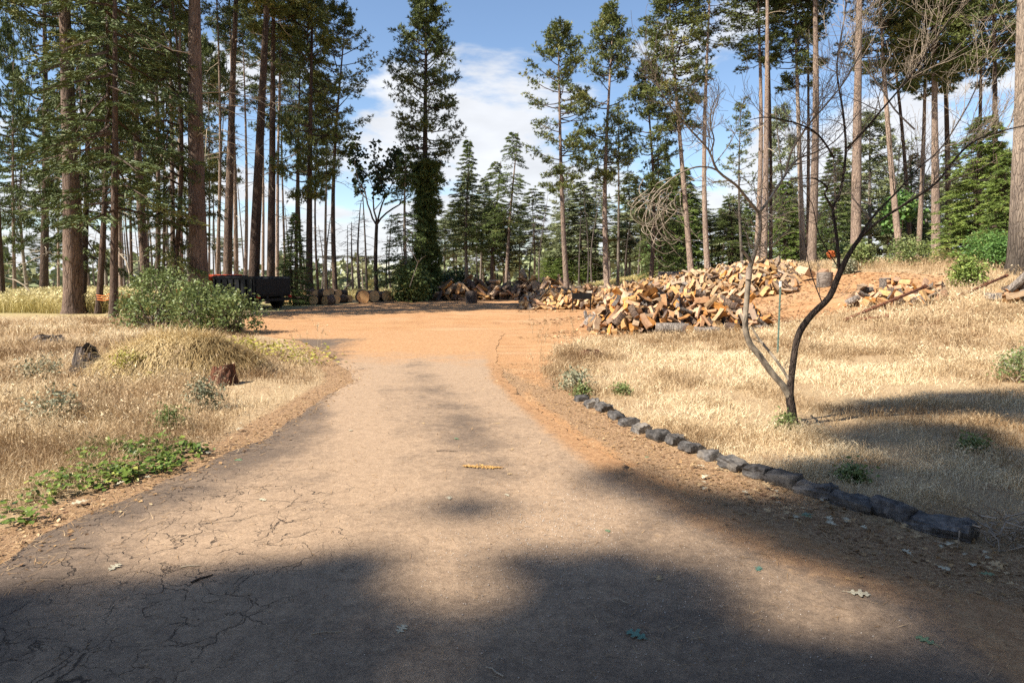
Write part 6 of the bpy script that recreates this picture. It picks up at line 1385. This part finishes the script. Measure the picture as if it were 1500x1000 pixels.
# ------------------------------------------------------------------ trees behind the camera whose crowns shade the drive
DIRS = np.array(SUN) / SUN[2]
def shade_trees():
    r = np.random.default_rng(66)
    # centres of shade on the ground: (px, py, radius m, height m of the boughs)
    S = [(60, 1010, .9, 25), (-60, 930, .35, 26), (260, 960, .45, 26), (400, 960, .5, 27), (370, 890, .38, 25), (455, 860, .28, 24), (515, 835, .14, 26),
         (480, 960, .3, 25), (690, 748, .17, 30), (800, 915, .28, 27), (880, 880, .36, 26), (960, 880, .34, 28), (820, 850, .2, 28), (900, 830, .18, 29), (740, 1000, .35, 25), (840, 965, .42, 25), (950, 965, .42, 26), (1040, 965, .25, 27), (1100, 1010, .3, 25),
         (1230, 1030, .35, 26), (1390, 1040, .4, 25), (760, 835, .16, 28),
         (905, 700, .22, 30), (965, 718, .2, 28), (1030, 738, .26, 27), (1085, 755, .3, 26), (1150, 775, .34, 26), (1220, 795, .32, 27), (1290, 812, .34, 26), (1370, 828, .36, 27), (1460, 845, .4, 25), (1420, 905, .25, 26), (1490, 930, .3, 25), (1530, 880, .3, 26), (1500, 800, .36, 26), (1420, 790, .3, 26), (1250, 760, .25, 27),
         (1240, 742, .35, 28), (1330, 740, .4, 27), (1430, 735, .5, 26), (1200, 700, .35, 28), (1290, 700, .4, 27), (1390, 690, .5, 28), (1480, 680, .5, 26), (1250, 650, .28, 29), (1330, 640, .5, 27), (1400, 640, .4, 28), (1330, 596, .5, 29), (1240, 604, .22, 29), (1450, 588, .6, 28), (1500, 600, .6, 27)]
    trunks = [np.array([-26., -13.8]), np.array([-22., -11.9]), np.array([-18., -10.]), np.array([-29.5, -15.9])]
    lab = ['tall pine behind the camera whose crown shades the lower driveway', 'tall pine behind the camera shading the lawn at right', 'tall pine behind and left of the camera', 'pine behind the camera nearest the parked car']
    roots, Gs, Ws, ends = [], [], [], []
    for k, t in enumerate(trunks):
        z0 = 0; root = tagp(empty('pine_tree', (t[0], t[1], z0)), lab[k], 'tree'); me, path = trunk_mesh(33, .38, 0, 700 + k, 'bark_red', 14, .2); ob('trunk', me, root); roots.append(root); Gs.append(Geo()); Ws.append(Geo())
    for px, py, rad, h in S:
        d = ray(px, py); tt = -CZ / d[2]; g0 = np.array([d[0] * tt, d[1] * tt, 0]); c = g0 + DIRS * h
        k = int(np.argmin([np.hypot(*(c[:2] - t)) for t in trunks])); t = trunks[k]; o0 = np.array([t[0], t[1], 0])
        # a bough from the trunk to the clump, then needles through the clump, with a ragged rim
        b = np.array([t[0], t[1], h + 1.0]); m = (b + c) / 2 + [0, 0, .5]; v, f = tube(np.array([b, m, c]) - o0, [.06, .045, .015], 5); Ws[k].add(v, f)
        n = int(max(24, 330 * rad * rad * 2.2)); q = r.normal(size=(n, 3)); q = unit(q) * (r.random((n, 1)) ** .45) * rad * 1.15 * np.array([1, 1, .8]); cs = c + q - o0
        Gs[k].tris(needles(cs, q + r.normal(size=q.shape) * .2 + [0, 0, .2], .22, .028, 12, .6, r), np.repeat(np.clip(.5 + .2 * r.normal(size=n), 0, 1), 12))
    for k, root in enumerate(roots):
        if Gs[k].v: kind(ob('crown', Gs[k].mesh('crown', [M['pine']]), root), 'stuff'); kind(ob('bough_frame', Ws[k].mesh('boughs', [M['bark_dark']]), root), 'stuff')
        cm, wm, ch, cR = CR['pine_e']
        if k == 0: continue
        o = kind(ob('crown_top', cm, root), 'stuff'); o.location = (0, 0, 29); o.scale = (.7, .7, .5)
shade_trees()
for i, (x, y) in enumerate([(-9, -16), (-3, -9), (3, -14), (8, -8), (13, -3), (14, 3.5), (19, -9), (10, -19), (-15, -23), (-2, -22), (19, 1), (24, -3), (5, -27), (-6, -28)]):  # unseen pines added to hold blue skylight off the drive
    root = tagp(empty('pine_tree', (x, y, 0)), 'added unseen pine behind the camera, screening skylight', 'tree', 'added skylight-screening pines behind the camera'); me, path = trunk_mesh(27, .32, 0, 800 + i, 'bark_red', 10, .2); ob('trunk', me, root)
    cm, wm, ch, cR = CR[['pine_a', 'old_fir', 'pine_d'][i % 3]]; o = kind(ob('crown', cm, root), 'stuff'); o.location = (0, 0, 3.5); o.scale = (1.7, 1.7, 2.0)
print('firewood', FW['n'], 'objects', len(bpy.data.objects), 'tris', sum(len(m.polygons) for m in bpy.data.meshes))
